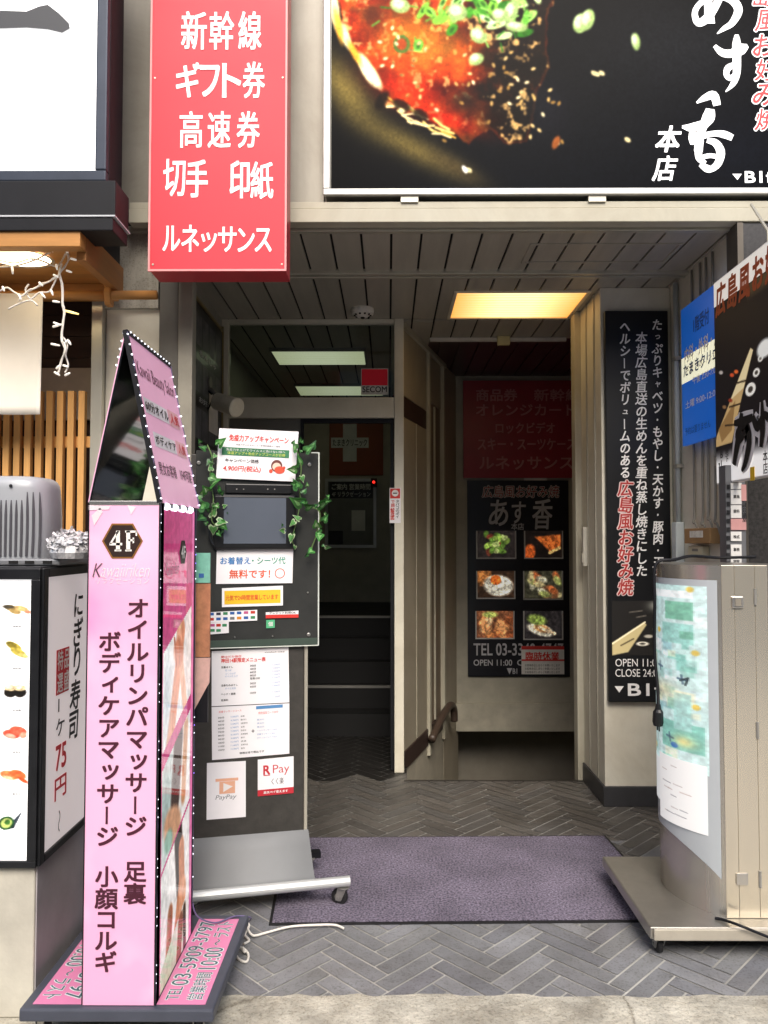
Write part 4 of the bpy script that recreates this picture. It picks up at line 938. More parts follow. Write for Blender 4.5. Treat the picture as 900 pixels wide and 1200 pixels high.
for i in range(13): led(fg.at(.03+(wd-.05)*i/12, HL+.004, .006))
for i in range(14): led(fg.at(wd-.002, HL*(.02+.9*i/13), .006))
for i in range(5): led(fgl.at(wd-.002, HR*(.80+.19*i/4), .006))
for i in range(4): led((PX1+.006, PY0+.05+.095*i, PZ1-.008), led_big)
for y0 in (607, 672, 738, 803, 868, 934, 1001, 1056, 1120):
    for dy in (0, 10, 20):
        if len([1 for o in pk.children if o.name.startswith('led_bead')]) < 97:
            a, z = fpr.uv(190, y0+dy-4); led((PX1+.002, PY0-.001, z))
R6 = random.Random(2); k = 0
for y0 in (632, 660, 838, 884, 930, 976, 1020):
    for dy in (0, 9, 18):
        if len([1 for o in pk.children if o.name.startswith('led_bead')]) < 99:
            a, z = fpr.uv(229, y0+dy); led((PX1+.003, PY1+.002, z), led_v if R6.random() < .35 else led_me)
b = MB(); off = Vector((.003, 0, -.002))
b.tube([fg.at(-.004, HL*t/16, .004)+off*math.sin(t*2.1) for t in range(17)], .0016, 5); b.tube([fg.at(wd-.002, HL*t/16, .004)+off*math.sin(t*1.7) for t in range(17)], .0016, 5)
b.tube([Vector((PX1+.002+.001*math.sin(t), PY0-.001, PZ0+(PZ1-PZ0)*t/40)) for t in range(41)], .0016, 5); b.tube([Vector((PX1+.003, PY1+.002+.002*math.sin(t*1.3), PZ0+.1+(PZ1-PZ0-.1)*t/40)) for t in range(41)], .0016, 5)
b.tube(smoothed([Vector((PX1+.003, PY1+.002, PZ0+.1)), Vector((PX1+.02, PY1+.01, PZ0+.05)), Vector((-.62, 2.80, .13)), Vector((-.56, 2.86, .125)), Vector((-.51, 2.9, .10)), GP(288, 1083, .04)]), .003, 6)
b.build('led_wire', M('violet_wire', '#6d6488', .4), pk)
# platform print
zt_ = .1185
fR_ = Fr((PX1+.006, 2.335, zt_), (0, 1, 0), (-1, 0, 0)); fL_ = Fr((PX0-.006, 2.85, zt_), (0, -1, 0), (1, 0, 0))
b = MB(); b.box(PX1+.004, -.545, 2.335, 2.85, .1181, .1195); b.box(-1.06, PX0-.004, 2.335, 2.85, .1181, .1195); b.build('platform_print', M('pink_mat_print', '#dd86b0', .4, var=.06), pk)
b = MB(); b2 = MB()
for f in (fR_, fL_):
    for s, r, bo in (('TEL', (.02, -.055, .085, -.018), .0), ('03-5909-3797', (.095, -.065, .49, -.012), .0), ('営業時間', (.02, -.128, .165, -.08), .0), ('10:00', (.185, -.132, .315, -.075), .0), ('〜', (.33, -.108, .37, -.094), 0), ('ラスト', (.385, -.13, .49, -.078), 0)):
        htext(b2, f, s, r, .055, 0, .002); htext(b, f, s, r, .0, 0, .003)
b2.build('platform_lettering_outline', M('pale_outline', '#e8eef0', .5), pk); b.build('platform_lettering', M('teal_ink', '#46646c', .5), pk)
# leaflets on the far side of the tower
lf = T('leaflet_holder', 'narrow strip of teal, orange and rose brochures behind the pink tower', 'leaflets', (-.66, 2.80, .85))
fl2 = front(2.80)
b = MB(); b.slab(fl2, *fl2.R(228, 684, 246, 770), -.01, 0); b.build('brochure', M('orange_brochure', '#b9805e', .5, var=.35, scale=25), lf)
b = MB(); b.slab(fl2, *fl2.R(229, 648, 246, 683), -.01, 0); b.build('teal_card', M('teal_card', '#7fc4ae', .5, var=.2, scale=30), lf)
b = MB(); b.prism(fl2, [fl2.uv(*p) for p in ((226, 835), (245, 800), (246, 771), (227, 771))], -.01, 0); b.build('pink_brochure', M('rose_brochure', '#d9b2a8', .5, var=.15, scale=30), lf)
b = MB(); b.box(-.72, -.655, 2.805, 2.815, .84, 1.40); b.box(-.72, -.705, 2.752, 2.8045, .9, 1.3); b.build('back_plate', m_dark, lf)
b = MB(); b.slab(fl2, *fl2.R(233, 672, 239, 677), .0005, .001); b.build('blue_mark', M('blue_ink', '#3a67a8', .5), lf)

# ------------------------------------------------------------------ menu board stand
TH = math.radians(13); fb_ = Fr((-.80, 3.20, 0), (math.cos(TH), math.sin(TH), 0), (0, 0, 1))
U = lambda px, py: fb_.uv(px, py)
bd = T('menu_board_stand', 'dark menu board on a wheeled silver foot beside the purple mat', 'menu stand', fb_.at(.24, 0, 0))
m_bd = M('dark_board', '#3c3a36', .5, var=.25, scale=25, bump=.1)
ar = U(356, 860)[0]; ztp = U(300, 757)[1]
al = U(222, 760)[0]
b = MB(); b.slab(fb_, al, .10, ar, 1.86, -.03, 0); b.build('board', m_bd, bd, bevel=.003)
b = MB(); b.slab(fb_, ar+.001, .10, ar+.016, 1.84, -.034, .004); b.build('side_rail', m_trim, bd, bevel=.003)
b = MB(); pr = U(372, 640)[0]; p0 = al+.02; zb_, zt2 = U(300, 757)[1], U(300, 530)[1]
b.slab(fb_, p0, zb_, pr, zt2, .012, .018); b.build('acrylic_plate', M('smoked_plate', '#3a3b39', .2, var=.2, scale=6, coat=.3), bd)
b = MB(); b.slab(fb_, p0, zb_-.004, pr+.004, zb_, .010, .020); b.slab(fb_, pr, zb_, pr+.005, zt2+.004, .010, .020); b.slab(fb_, pr-.03, zt2, pr, zt2+.004, .010, .02); b.build('plate_edge', M('bright_edge', '#dfe6dc', .3), bd)
b = MB(); b.slab(fb_, p0, zb_+.002, pr-.002, zb_+.03, .0183, .019); b.build('green_strip', M('dull_green', '#435249', .4), bd)
for i, (x, y) in enumerate(((361, 743), (360, 694), (275, 746), (319, 745), (362, 545), (233, 543))):
    a, z = U(x, y); r = .008 if i in (0, 4, 5) else .0035
    b = MB(); b.lathe(fb_.at(a, z, .018), fb_.n, [(0, r), (.004, r), (.006, r*.6)], 14); b.build('screw', m_fork, bd)
# foot
sheet = [(.10, .285), (.10, .27)]
b = MB(); pa = [(0, .275, .004), (0, .22, .034), (0, .165, .064), (0, .118, .09), (0, .10, .105)]
for k, (_, z, d) in enumerate(pa): b.v += [tuple(fb_.at(al+.015, z, d)), tuple(fb_.at(ar+.02+.02*k/4, z, d))]
b.f = [(2*i+2, 2*i+3, 2*i+1, 2*i) for i in range(len(pa)-1)]; b.c = [None]*len(b.f)
o = b.build('foot_sheet', M('silver_sheet', '#8f9192', .75, metal=.0, var=.06), bd, smooth=True); sm = o.modifiers.new('thickness', 'SOLIDIFY'); sm.thickness = .004
b = MB(); q0, q1 = fb_.at(al-.01, .098, .13), fb_.at(U(398, 1020)[0]+.02, .098, .13)
b.tube([q0, q1], .021, 16); b.build('front_tube', M('bright_tube', '#d3d6d5', .35, metal=.45, var=.05), bd, smooth=False)
b = MB(); b.slab(fb_, al+.02, .075, al+.06, .1, -.2, .12); b.slab(fb_, ar-.06, .075, ar-.02, .1, -.2, .12); b.slab(fb_, al, .075, ar+.1, .1, -.22, -.18); b.build('base_frame', m_dark, bd)
for a, d in ((U(398, 1020)[0]-.005, .125), (al+.02, .12), (ar+.05, -.19), (al+.02, -.19)): p = fb_.at(a, 0, d); caster(bd, p.x, p.y, .078, .034, 1.2)
# tablet
tb = T('tablet_display', 'black tablet with blank dark screen framed by ivy on the menu board', 'tablet', fb_.at(.2, U(300, 640)[1], .03))
r = fb_.R(250, 580, 346, 644); b = MB(); b.slab(fb_, *r, .0185, .045); b.build('casing', M('black_plastic', '#17181a', .35), tb, bevel=.012, seg=4)
r = fb_.R(262, 584, 334, 637); b = MB(); b.slab(fb_, *r, .0452, .0465); b.build('screen', M('dark_screen', '#5d646f', .12, var=.08, scale=3, coat=.5), tb)
r = fb_.R(264, 568, 341, 579); b = MB(); b.slab(fb_, *r, .0185, .04); b.build('top_bracket', M('black_plastic'), tb, bevel=.004)
b = MB()
for x in (277, 285, 313, 321): a, z = U(x, 574); b.lathe(fb_.at(a, z, .04), fb_.n, [(0, .003), (.002, .003)], 8)
b.build('rivet', m_nose, tb)
b = MB(); b.tube(smoothed([fb_.at(*U(246, 612), .03), fb_.at(*U(246, 630), .035), fb_.at(*U(252, 640), .035), fb_.at(*U(262, 644), .03)]), .005, 6); b.build('strap', M('black_plastic'), tb)

# papers on the board
def paper(name, label, cat, corners, d=.022, mat=None, thick=.0012, fr=fb_):
    o = T(name, label, cat, fr.at(*fr.uv(*corners[3]), d))
    q = [fr.uv(*c) for c in corners]
    MB().prism(fr, q[::-1], d, d+thick).build('sheet', mat or m_paper, o)
    return o, q
m_paper = M('white_paper', '#f6f4f6', .6, var=.03)
def onp(q):
    """(0..1, 0..1) on a skewed paper -> its own frame"""
    q = [Vector(x) for x in q]; e1 = q[1]-q[0]; e2 = q[3]-q[0]
    return q[0], e1, e2
class PFr(Fr):
    def __init__(s, fr, q, d):
        tl, e1, e2 = onp(q); s.bl = q[3]; o = fr.at(*q[3], d); tr_ = fr.at(*q[2], d); tlp = fr.at(*q[0], d)
        Fr.__init__(s, o, tr_-o, tlp-o); s.w = (tr_-o).length; s.h = (tlp-o).length
    def r(s, x0, y0, x1, y1): return x0*s.w, y0*s.h, x1*s.w, y1*s.h
m_orange = M('orange_ink', '#e4572f', .5); m_blue = M('blue_ink', '#3a67a8', .5); m_blk_i = M('black_letters')
m_redt = M('scarlet_ink', '#dd3a33', .5); m_green = M('green_ink', '#3c7f56', .5)
# campaign sheet, standing on the tablet
o, q = paper('campaign_sheet', 'white campaign sheet with red heading and green band above the tablet', 'paper sign', [(257, 503), (349, 507), (345, 565), (253, 561)], .03)
f = PFr(fb_, q, .0318)
b = MB(); htext(b, f, '免疫力アップキャンペーン', f.r(.13, .76, .88, .89), .03, 0, .0004); htext(b, f, '4,900円(税込)', f.r(.08, .14, .55, .27), .03, .1, .0004); b.build('red_lettering', m_redt, o)
b = MB(); htext(b, f, '免疫力が上がるメニューを特別価格でご提供', f.r(.22, .675, .78, .71), 0, 0, .0004); htext(b, f, 'キャンペーン価格', f.r(.1, .33, .52, .41), .02, 0, .0004); b.build('lettering', m_blk_i, o)
b = MB(); b.rect(f, *f.r(.05, .47, .9, .63), .0004); b.build('green_band', m_green, o)
b = MB(); htext(b, f, '免疫力を上げてウイルスに負けない体へ', f.r(.1, .56, .85, .61), 0, 0, .0009); b.build('white_lettering', M('white_ink'), o)
b = MB(); htext(b, f, '体温アップ＋免疫アップコースがお得', f.r(.12, .49, .85, .55), .02, 0, .0009); b.build('yellow_lettering', M('lime_ink', '#c9d86a', .5), o)
b = MB(); b.disc(f, .75*f.w, .30*f.h, .024, .026, .0005); b.build('hair_mark', M('brown_mark', '#6a3a34', .6), o)
b = MB(); b.disc(f, .75*f.w, .285*f.h, .018, .017, .0009); b.build('face_mark', M('peach_mark', '#f3cdb8', .6), o)
b = MB(); b.disc(f, .79*f.w, .22*f.h, .022, .016, .0012); b.disc(f, .68*f.w, .19*f.h, .008, .008, .0012); b.disc(f, .845*f.w, .27*f.h, .006, .006, .0012); b.build('red_mark', M('coral_mark', '#e2553c', .6), o)
# free sheet
o, q = paper('free_rental_sheet', 'white sheet with blue green and orange lettering just below the tablet', 'paper sign', [(254, 645), (343, 643), (342, 683), (253, 684)])
f = PFr(fb_, q, .0232)
b = MB(); htext(b, f, 'お着替え', f.r(.05, .58, .44, .80), .025, 0, .0004); b.build('blue_lettering', M('bright_blue', '#2f7fc0', .5), o)
b = MB(); htext(b, f, '・シーツ代', f.r(.46, .58, .90, .80), .025, 0, .0004); b.build('green_lettering', M('teal_green', '#2f9a80', .5), o)
b = MB(); htext(b, f, '無料です！', f.r(.17, .16, .70, .42), .03, 0, .0004)
for k in range(20):
    a0, a1 = 2*math.pi*k/20, 2*math.pi*(k+1)/20; b.add([f.at(.83*f.w+r_*math.cos(t), .3*f.h+r_*math.sin(t), .0004) for r_, t in ((.018, a0), (.0215, a0), (.0215, a1), (.018, a1))], [(0, 1, 2, 3)])
b.build('orange_lettering', m_orange, o)
o, q = paper('yellow_notice', 'small yellow notice with orange lettering in white border', 'paper sign', [(260, 689), (331, 686), (331, 709), (260, 711)])
f = PFr(fb_, q, .0232)
b = MB(); b.rect(f, *f.r(.04, .14, .96, .86), .0004); b.build('yellow_field', M('yellow_field', '#f2c52c', .5, var=.05), o)
b = MB(); htext(b, f, '元気で24時間営業しています', f.r(.06, .34, .92, .62), .02, 0, .0009); b.build('lettering', m_orange, o)
o, q = paper('payment_sticker', 'white payment card sticker with rows of tiny colour logos', 'sticker', [(243, 717), (301, 714), (301, 726.5), (243, 729)])
MB().prism(fb_, [fb_.uv(*c) for c in ((243, 729.2), (268, 728), (268, 741), (243, 743))][::-1], .022, .0232).build('lower_sheet', m_paper, o)
b = MB(); rr = random.Random(8)
for row, y in enumerate((719, 725, 732, 738)):
    for k in range(7 if row < 2 else 3):
        x = 248+8*k; c = rr.choice(['#c0392b', '#2d5fa8', '#333344', '#3a8a5a', '#d98a2b', '#c05a8a', '#777777'])
        y2 = y-(k*.35 if row < 2 else 0)
        if row > 1: x = 249+7*k; 
        if row == 3 and k > 1: continue
        b.rect(fb_, *fb_.R(x-2.6, y2-1.6, x+2.6, y2+1.6), .0236, col=c)
b.build('logo_print', M_print('logo_ink'), o)
o, q = paper('red_white_label', 'small white label with a red lower band by the green square', 'sticker', [(311, 717), (349, 715), (349, 722), (311, 724)])
b = MB(); b.rect(fb_, *fb_.R(311, 719.5, 349, 723.5), .0236); b.build('red_band', m_redt, o)
b = MB(); htext(b, fb_, 'クレジット利用OK', fb_.R(315, 716, 346, 719), .02, 0, .0236); b.build('lettering', m_blk_i, o)
o, q = paper('green_sticker', 'small square green sticker under the red and white label', 'sticker', [(311.5, 726), (321.5, 725.5), (321.5, 735), (311.5, 735.5)], mat=M('leaf_green', '#58b884', .5))
b = MB(); htext(b, fb_, '個', fb_.R(314, 728, 319, 733), .02, 0, .0236); b.build('lettering', M('white_ink'), o)
# menu sheets on the lower board
o, q = paper('price_menu', 'upper white price sheet with red heading on the dark board', 'paper sign', [(248, 763), (338, 758), (339, 823), (248, 827.5)], .002)
f = PFr(fb_, q, .0032)
b = MB(); htext(b, f, '朝はだか指圧', f.r(.12, .87, .38, .91), .02, 0, .0004); htext(b, f, '神田14駅限定メニュー表', f.r(.12, .78, .69, .86), .04, 0, .0004); b.build('red_lettering', m_redt, o)
b = MB(); bb = MB()
htext(b, f, '※2020年8月1日改定', f.r(.68, .93, .94, .96), 0, 0, .0004)
for y, s in ((.70, '足裏ほぐし'), (.37, '全身もみほぐし'), (.21, 'ヘッド・首肩'), (.10, '延長料')): htext(b, f, s, f.r(.12, y-.02, .12+.03*len(s), y+.02), .02, 0, .0004)
for y, s in ((.64, '足つぼ'), (.58, 'ふくらはぎ'), (.53, 'オイル仕上げ'), (.31, 'オイル追加')): htext(bb, f, s, f.r(.17, y-.018, .17+.027*len(s), y+.018), 0, 0, .0004)
for y, t, p in ((.71, '30分', '3,300円'), (.65, '40分', '4,400円'), (.59, '60分', '5,500円'), (.53, '80分', '7,700円'), (.475, '延長10分', '1,100円'), (.385, '30分', '3,300円'), (.325, '60分', '5,800円'), (.21, '10分', '1,100円'), (.12, '', '550円')):
    if t: htext(b, f, t, f.r(.49, y-.02, .49+.028*len(t)/1.1, y+.02), .03, 0, .0004)
    htext(bb, f, p, f.r(.88-.017*len(p), y-.018, .88, y+.018), 0, 0, .0004)
b.build('lettering', m_blk_i, o); bb.build('blue_lettering', M('soft_blue', '#7fa3d0', .5), o)
o, q = paper('course_menu', 'lower white course price sheet with a blue bar on the dark board', 'paper sign', [(248, 828.5), (339, 824), (339, 883), (248.5, 890.5)], .002)
f = PFr(fb_, q, .0032)
b = MB(); htext(b, f, '足裏マッサージコース', f.r(.09, .88, .38, .92), 0, 0, .0004); htext(b, f, '特別追加コース20分', f.r(.6, .80, .86, .85), 0, 0, .0004); b.build('red_lettering', m_redt, o)
b = MB(); bb = MB()
for i in range(10):
    y = .79-.068*i; htext(b, f, f'{30+10*i}分', f.r(.08, y-.018, .16, y+.018), .01, 0, .0004); htext(bb, f, f'{3+i},{(i*3)%10}80円', f.r(.24, y-.018, .34, y+.018), 0, 0, .0004); htext(b, f, ['会員', '割引', '通常料', '会員', '指名料', '会員価格', '割引', '会員', '会員料金', '割引'][i], f.r(.37, y-.016, .40+.02*(1+i % 3), y+.016), 0, 0, .0004)
for i, s in enumerate(('首30分', '肩30分', '腰30分', 'ヘッドマッサージ20分', '足裏マッサージ30分', 'ボディオイルケア40分')): y = .70-.07*i; htext(bb, f, s, f.r(.58, y-.018, .58+.024*len(s), y+.018), 0, 0, .0004)
htext(b, f, '+', f.r(.51, .46, .545, .52), .03, 0, .0004); htext(b, f, '価格は全て税込です', f.r(.35, .07, .67, .11), .03, 0, .0004)
b.build('lettering', m_blk_i, o); bb.build('blue_lettering', M('soft_blue'), o)
b = MB(); b.rect(f, *f.r(.57, .90, .92, .96), .0004); b.build('blue_bar', M('bar_blue', '#5a93c8', .5), o)
o, q = paper('pay_poster', 'white sheet with an orange cash register logo and PayPay below it', 'paper sign', [(242.5, 894), (288, 891.5), (288, 957), (242, 960.5)], .002)
f = PFr(fb_, q, .0032)
b = MB(); b.rect(f, *f.r(.22, .66, .80, .71), .0004); b.rect(f, *f.r(.32, .44, .72, .655), .0004); b.build('logo_print', M('pale_orange', '#eeb596', .5, var=.1), o)
b = MB(); b.poly(f, [(.42*f.w, .47*f.h), (.66*f.w, .56*f.h), (.42*f.w, .63*f.h)], .0008); b.build('logo_arrow', M('white_ink'), o)
b = MB(); htext(b, f, 'PayPay', f.r(.22, .32, .76, .42), -.0, .2, .0004); b.build('lettering', M('grey_ink', '#8a8a8c', .5), o)
o, q = paper('pay_sticker', 'square white sticker reading R Pay with a red lower band', 'sticker', [(302, 890), (344, 886), (344, 929), (302, 933)], .002)
f = PFr(fb_, q, .0032)
b = MB(); htext(b, f, 'R', f.r(.16, .58, .34, .82), .04, 0, .0004); htext(b, f, 'Pay', f.r(.42, .52, .88, .82), -.005, 0, .0004); b.rect(f, *f.r(.16, .54, .34, .565), .0004); b.rect(f, *f.r(0, 0, 1, .17), .0004); b.build('red_print', M('crimson_ink', '#c8303c', .5), o)
b = MB(); htext(b, f, 'くく楽', f.r(.38, .28, .72, .46), 0, 0, .0004); b.build('lettering', m_blk_i, o)
b = MB(); htext(b, f, '楽天ペイ使えます', f.r(.16, .05, .84, .12), .03, 0, .0008); b.build('white_lettering', M('white_ink'), o)

# ------------------------------------------------------------------ ivy garlands
def M_leaf():
    m = M_ink('ivy_leaf', .45, .35, 40); return m
def ivy(label, vine, leaves, seed):
    o = T('ivy_garland', label, 'artificial ivy', fb_.at(*U(*vine[0]), .05), 'artificial ivy around the tablet'); r = random.Random(seed)
    b = MB(); b.tube(smoothed([fb_.at(*U(*p), .045+.015*math.sin(i*2)) for i, p in enumerate(vine)]), .0028, 6); b.build('vine', M('vine_green', '#5f7a46', .5), o)
    b = MB(); shape = [(0, -.1), (.28, -.32), (.52, -.12), (.46, .16), (.26, .45), (0, .95), (-.26, .45), (-.46, .16), (-.52, -.12), (-.28, -.32)]
    for (x, y, sz, rot, shade) in leaves:
        c = fb_.at(*U(x, y), .05+r.uniform(0, .03)); s_ = sz/900*3.25*r.uniform(.65, 1.2)
        base = Matrix.Rotation(rot, 3, fb_.n) @ Matrix((fb_.u, fb_.v, fb_.n)).transposed() @ Matrix.Rotation(r.uniform(-.9, .9), 3, 'X') @ Matrix.Rotation(r.uniform(-.9, .9), 3, 'Y')
        dark = ['#2f6a2c', '#3f8438', '#4f9440', '#2b5c30'][shade % 4]; light = ['#5a9a50', '#78b068', '#a8cc94', '#4f8a48'][shade % 4]
        for k, (g, col, dz) in enumerate(((1., dark if shade < 4 else '#b9cfa4', 0), (.5 if shade < 4 else .74, light if shade < 4 else '#58964e', .0018))):
            vs = [c+base @ Vector((p*g*s_, (q*g+(.1 if k else 0))*s_, dz+.16*abs(p)*s_-.10*q*q*s_)) for p, q in shape]+[c+base @ Vector((0, .1*s_, dz))]
            b.add(vs, [(i, (i+1) % 10, 10) for i in range(10)], col)
    b.build('leaves', M_leaf(), o)
    return o
r = random.Random(11)
Lv = [(257, 522, 11, -.8, 1), (240, 528, 9, 1.2, 0), (252, 535, 9, 2.6, 4), (247, 552, 11, .2, 5), (249, 568, 13, -1, 1), (243, 576, 12, .8, 2), (256, 574, 10, -2, 0), (252, 592, 10, 2.8, 5), (250, 604, 14, -.3, 4), (256, 612, 12, -1.6, 6), (240, 596, 13, .5, 0), (238, 606, 11, 2.2, 3), (250, 618, 11, 3.1, 5), (259, 614, 10, -2.4, 1), (262, 594, 7, -1.2, 4), (246, 542, 8, 2.5, 3), (235, 585, 10, 1.4, 0)]
def denser(L, seed):
    q = random.Random(seed); out = list(L)
    for x, y, sz, a, sh in L:
        for _ in range(1): out.append((x+q.uniform(-6, 6), y+q.uniform(-8, 8), sz*q.uniform(.4, .7), a+q.uniform(-1.5, 1.5), q.choice([0, 1, 2, 3, sh])))
    return out
Lv = denser(Lv, 3)
ivy('variegated ivy garland trailing down along the tablet edge next to the pink tower', [(243, 523), (249, 540), (246, 560), (250, 585), (248, 610), (256, 618)], Lv, 1)
Rv = [(345, 528, 10, .6, 1), (357, 530, 11, -.9, 0), (364, 526, 10, -.4, 3), (349, 545, 16, .2, 1), (343, 552, 11, 1.6, 2), (352, 560, 12, -2.8, 5), (347, 572, 11, .5, 0), (354, 578, 12, -.6, 3), (350, 590, 14, 1.2, 1), (357, 595, 11, -1.4, 0), (373, 592, 15, -1.2, 1), (379, 588, 10, -1.6, 0), (348, 609, 10, .9, 6), (343, 612, 8, 2.3, 5), (340, 628, 11, 2.9, 5), (331, 622, 8, 1.5, 6), (369, 617, 15, .4, 2), (372, 628, 13, 2.8, 1), (377, 610, 10, -.6, 0), (380, 641, 9, -1.7, 4), (363, 645, 13, 2.0, 1), (358, 649, 10, 2.4, 3), (344, 640, 7, 3, 5), (351, 520, 8, .2, 0)]
Rv = denser(Rv, 4)
ivy('variegated ivy garland trailing past the bright plate edge on the doorway side', [(345, 526), (351, 548), (350, 575), (355, 592), (372, 600), (370, 625), (362, 646)], Rv, 2)
b = MB(); b.tube(smoothed([fb_.at(*U(350, 592), .05), fb_.at(*U(346, 612), .05), fb_.at(*U(341, 632), .05), fb_.at(*U(345, 642), .05)]), .0022, 6)
b.build('vine', M('vine_green'), [o_ for o_ in S.objects if o_.name == 'ivy_garland.001'][0])
# ------------------------------------------------------------------ mat
ang = math.radians(2.6); c0 = GP(315, 1085); fm = Fr((c0.x, c0.y, .0), (math.cos(ang*.5), math.sin(ang*.5), 0), (-math.sin(ang*1.4), math.cos(ang*1.4), 0))
mt = T('door_mat', 'purple speckled carpet mat with black rubber edge on the grey herringbone tiles', 'mat', fm.at(.8, .4, 0))
def M_carpet():
    m = M('purple_carpet', '#6c6080', .95, var=.3, scale=110, bump=.8, bscale=160)
    n = m.node_tree.nodes; l = m.node_tree.links; b = n['Principled BSDF']
    rp = [x for x in n if x.type == 'VALTORGB'][0]; rp.color_ramp.elements[0].position = .36; rp.color_ramp.elements[1].position = .64
    rp.color_ramp.elements[0].color = (*lin('#4c4656'), 1); rp.color_ramp.elements[1].color = (*lin('#a198ac'), 1)
    no = [x for x in n if x.type == 'TEX_NOISE'][0]; no.inputs['Detail'].default_value = 3
    mx = n.new('ShaderNodeMix'); mx.data_type = 'RGBA'; mx.blend_type = 'MULTIPLY'; mx.inputs[0].default_value = 1
    n3 = n.new('ShaderNodeTexNoise'); n3.inputs['Scale'].default_value = 3.5; n3.inputs['Detail'].default_value = 6
    tc = [x for x in n if x.type == 'TEX_COORD'][0]; l.new(tc.outputs['Object'], n3.inputs['Vector'])
    r2 = n.new('ShaderNodeValToRGB'); r2.color_ramp.elements[0].position = .3; r2.color_ramp.elements[1].position = .7; r2.color_ramp.elements[0].color = (.58, .58, .58, 1)
    l.new(n3.outputs[0], r2.inputs[0]); l.new(rp.outputs[0], mx.inputs[6]); l.new(r2.outputs[0], mx.inputs[7]); l.new(mx.outputs[2], b.inputs['Base Color'])
    return m
MW, MD = 1.62, .875
b = MB(); b.slab(fm, .012, .012, MW-.012, MD-.012, .0005, .009); b.build('carpet', M_carpet(), mt)
b = MB(); b.frame(fm, 0, 0, MW, MD, .0118, .0003, .0065); b.build('rubber_edge', m_rubber, mt)

# white power cord from the pink tower to the mat
b = MB(); pts = [GP(288, 1083, .04), GP(296, 1096, .012), GP(312, 1093, .008), GP(340, 1086, .012), GP(370, 1084, .014), GP(392, 1084, .014), GP(403, 1088, .014)]
b.tube(smoothed(pts), .0045, 8); b.tube(smoothed([GP(284, 1110, .02), GP(291, 1118, .006), GP(289, 1127, .006), GP(280, 1124, .006), GP(275, 1114, .008), GP(281, 1110, .012), GP(287, 1116, .012)]), .0045, 8)
b.tube(smoothed([GP(286, 1078, .05), GP(292, 1085, .03), GP(287, 1095, .012), GP(292, 1102, .006), GP(286, 1106, .006)]), .0045, 8)
tag(b.build('power_cable', M('white_cable'), smooth=True), 'white power cord curling from the grey platform onto the mat edge', 'cord')

# ------------------------------------------------------------------ ceiling light, detector, thin rail
cl = T('ceiling_light', 'square recessed ceiling light glowing warm yellow above the mat', 'ceiling light', ((.385+1.19)/2, 4.72, CZ))
fdn = Fr((0, 0, CZ), (1, 0, 0), (0, -1, 0))
lx0, lx1, ly0, ly1 = .385, 1.19, 4.44, 5.0
b = MB(); b.frame(fdn, lx0, -ly1, lx1, -ly0, .022, .001, .012); b.build('frame', M('cream_frame', '#e8ddc2', .5), cl, bevel=.003)
def M_light(name, strength, cols=('#ffe2a0', '#ffc862'), sc=16, mid=0., edge=(.8, .6, .3)):
    m = bpy.data.materials.new(name); m.use_nodes = True; n = m.node_tree.nodes; l = m.node_tree.links; p = n['Principled BSDF']
    tc = n.new('ShaderNodeTexCoord'); w = n.new('ShaderNodeTexWave'); w.bands_direction = 'Y'; w.inputs['Scale'].default_value = sc/6.283; w.inputs['Distortion'].default_value = 1.2; w.inputs['Detail'].default_value = 2; w.inputs['Detail Scale'].default_value = .6
    l.new(tc.outputs['Object'], w.inputs['Vector']); r_ = n.new('ShaderNodeValToRGB'); l.new(w.outputs[0], r_.inputs[0])
    r_.color_ramp.elements[0].color = (*lin(cols[1]), 1); r_.color_ramp.elements[1].color = (*lin(cols[0]), 1)
    sx_ = n.new('ShaderNodeSeparateXYZ'); l.new(tc.outputs['Object'], sx_.inputs[0]); ab = n.new('ShaderNodeMath'); ab.operation = 'ABSOLUTE'; ad = n.new('ShaderNodeMath'); ad.operation = 'ADD'; ad.inputs[1].default_value = -mid
    l.new(sx_.outputs[0], ad.inputs[0]); l.new(ad.outputs[0], ab.inputs[0]); r3 = n.new('ShaderNodeValToRGB'); l.new(ab.outputs[0], r3.inputs[0])
    r3.color_ramp.elements[0].position = .1; r3.color_ramp.elements[0].color = (1, 1, 1, 1); r3.color_ramp.elements[1].position = .40; r3.color_ramp.elements[1].color = (*edge, 1)
    mx = n.new('ShaderNodeMix'); mx.data_type = 'RGBA'; mx.blend_type = 'MULTIPLY'; mx.inputs[0].default_value = 1; l.new(r_.outputs[0], mx.inputs[6]); l.new(r3.outputs[0], mx.inputs[7])
    l.new(mx.outputs[2], p.inputs['Emission Color']); p.inputs['Emission Strength'].default_value = strength; p.inputs['Base Color'].default_value = (.8, .75, .6, 1)
    return m
b = MB(); b.rect(fdn, lx0+.02, -ly1+.02, lx1-.02, -ly0-.02, .004); b.build('diffuser', M_light('warm_diffuser', 1.25, ('#ffe8b0', '#ffcf78'), 40, 0., (.62, .34, .08)), cl)
dc = P(425, 351, 4.80); sd_ = T('smoke_detector', 'small round white smoke detector on the strip ceiling', 'smoke detector', (dc.x, 4.80, CZ))
b = MB(); b.lathe((dc.x, 4.80, CZ-.055), (0, 0, 1), [(0, .03), (.012, .042), (.02, .068), (.04, .072), (.056, .07)], 28); b.build('body', M('white_plastic', '#eeeae0', .4, var=.04), sd_, smooth=False)
b = MB(); b.lathe((dc.x, 4.80, CZ-.062), (0, 0, 1), [(0, .012), (.008, .014)], 16)
for k in range(10):
    a = 2*math.pi*k/10; b.box(dc.x+.05*math.cos(a)-.006, dc.x+.05*math.cos(a)+.006, 4.80+.05*math.sin(a)-.006, 4.80+.05*math.sin(a)+.006, CZ-.046, CZ-.038)
b.build('vent', m_recess, sd_)
ra = T('ceiling_rail', 'thin white rail with a small yellowish box across the stairwell ceiling', 'rail', (.8, 5.49, CZ-.02))
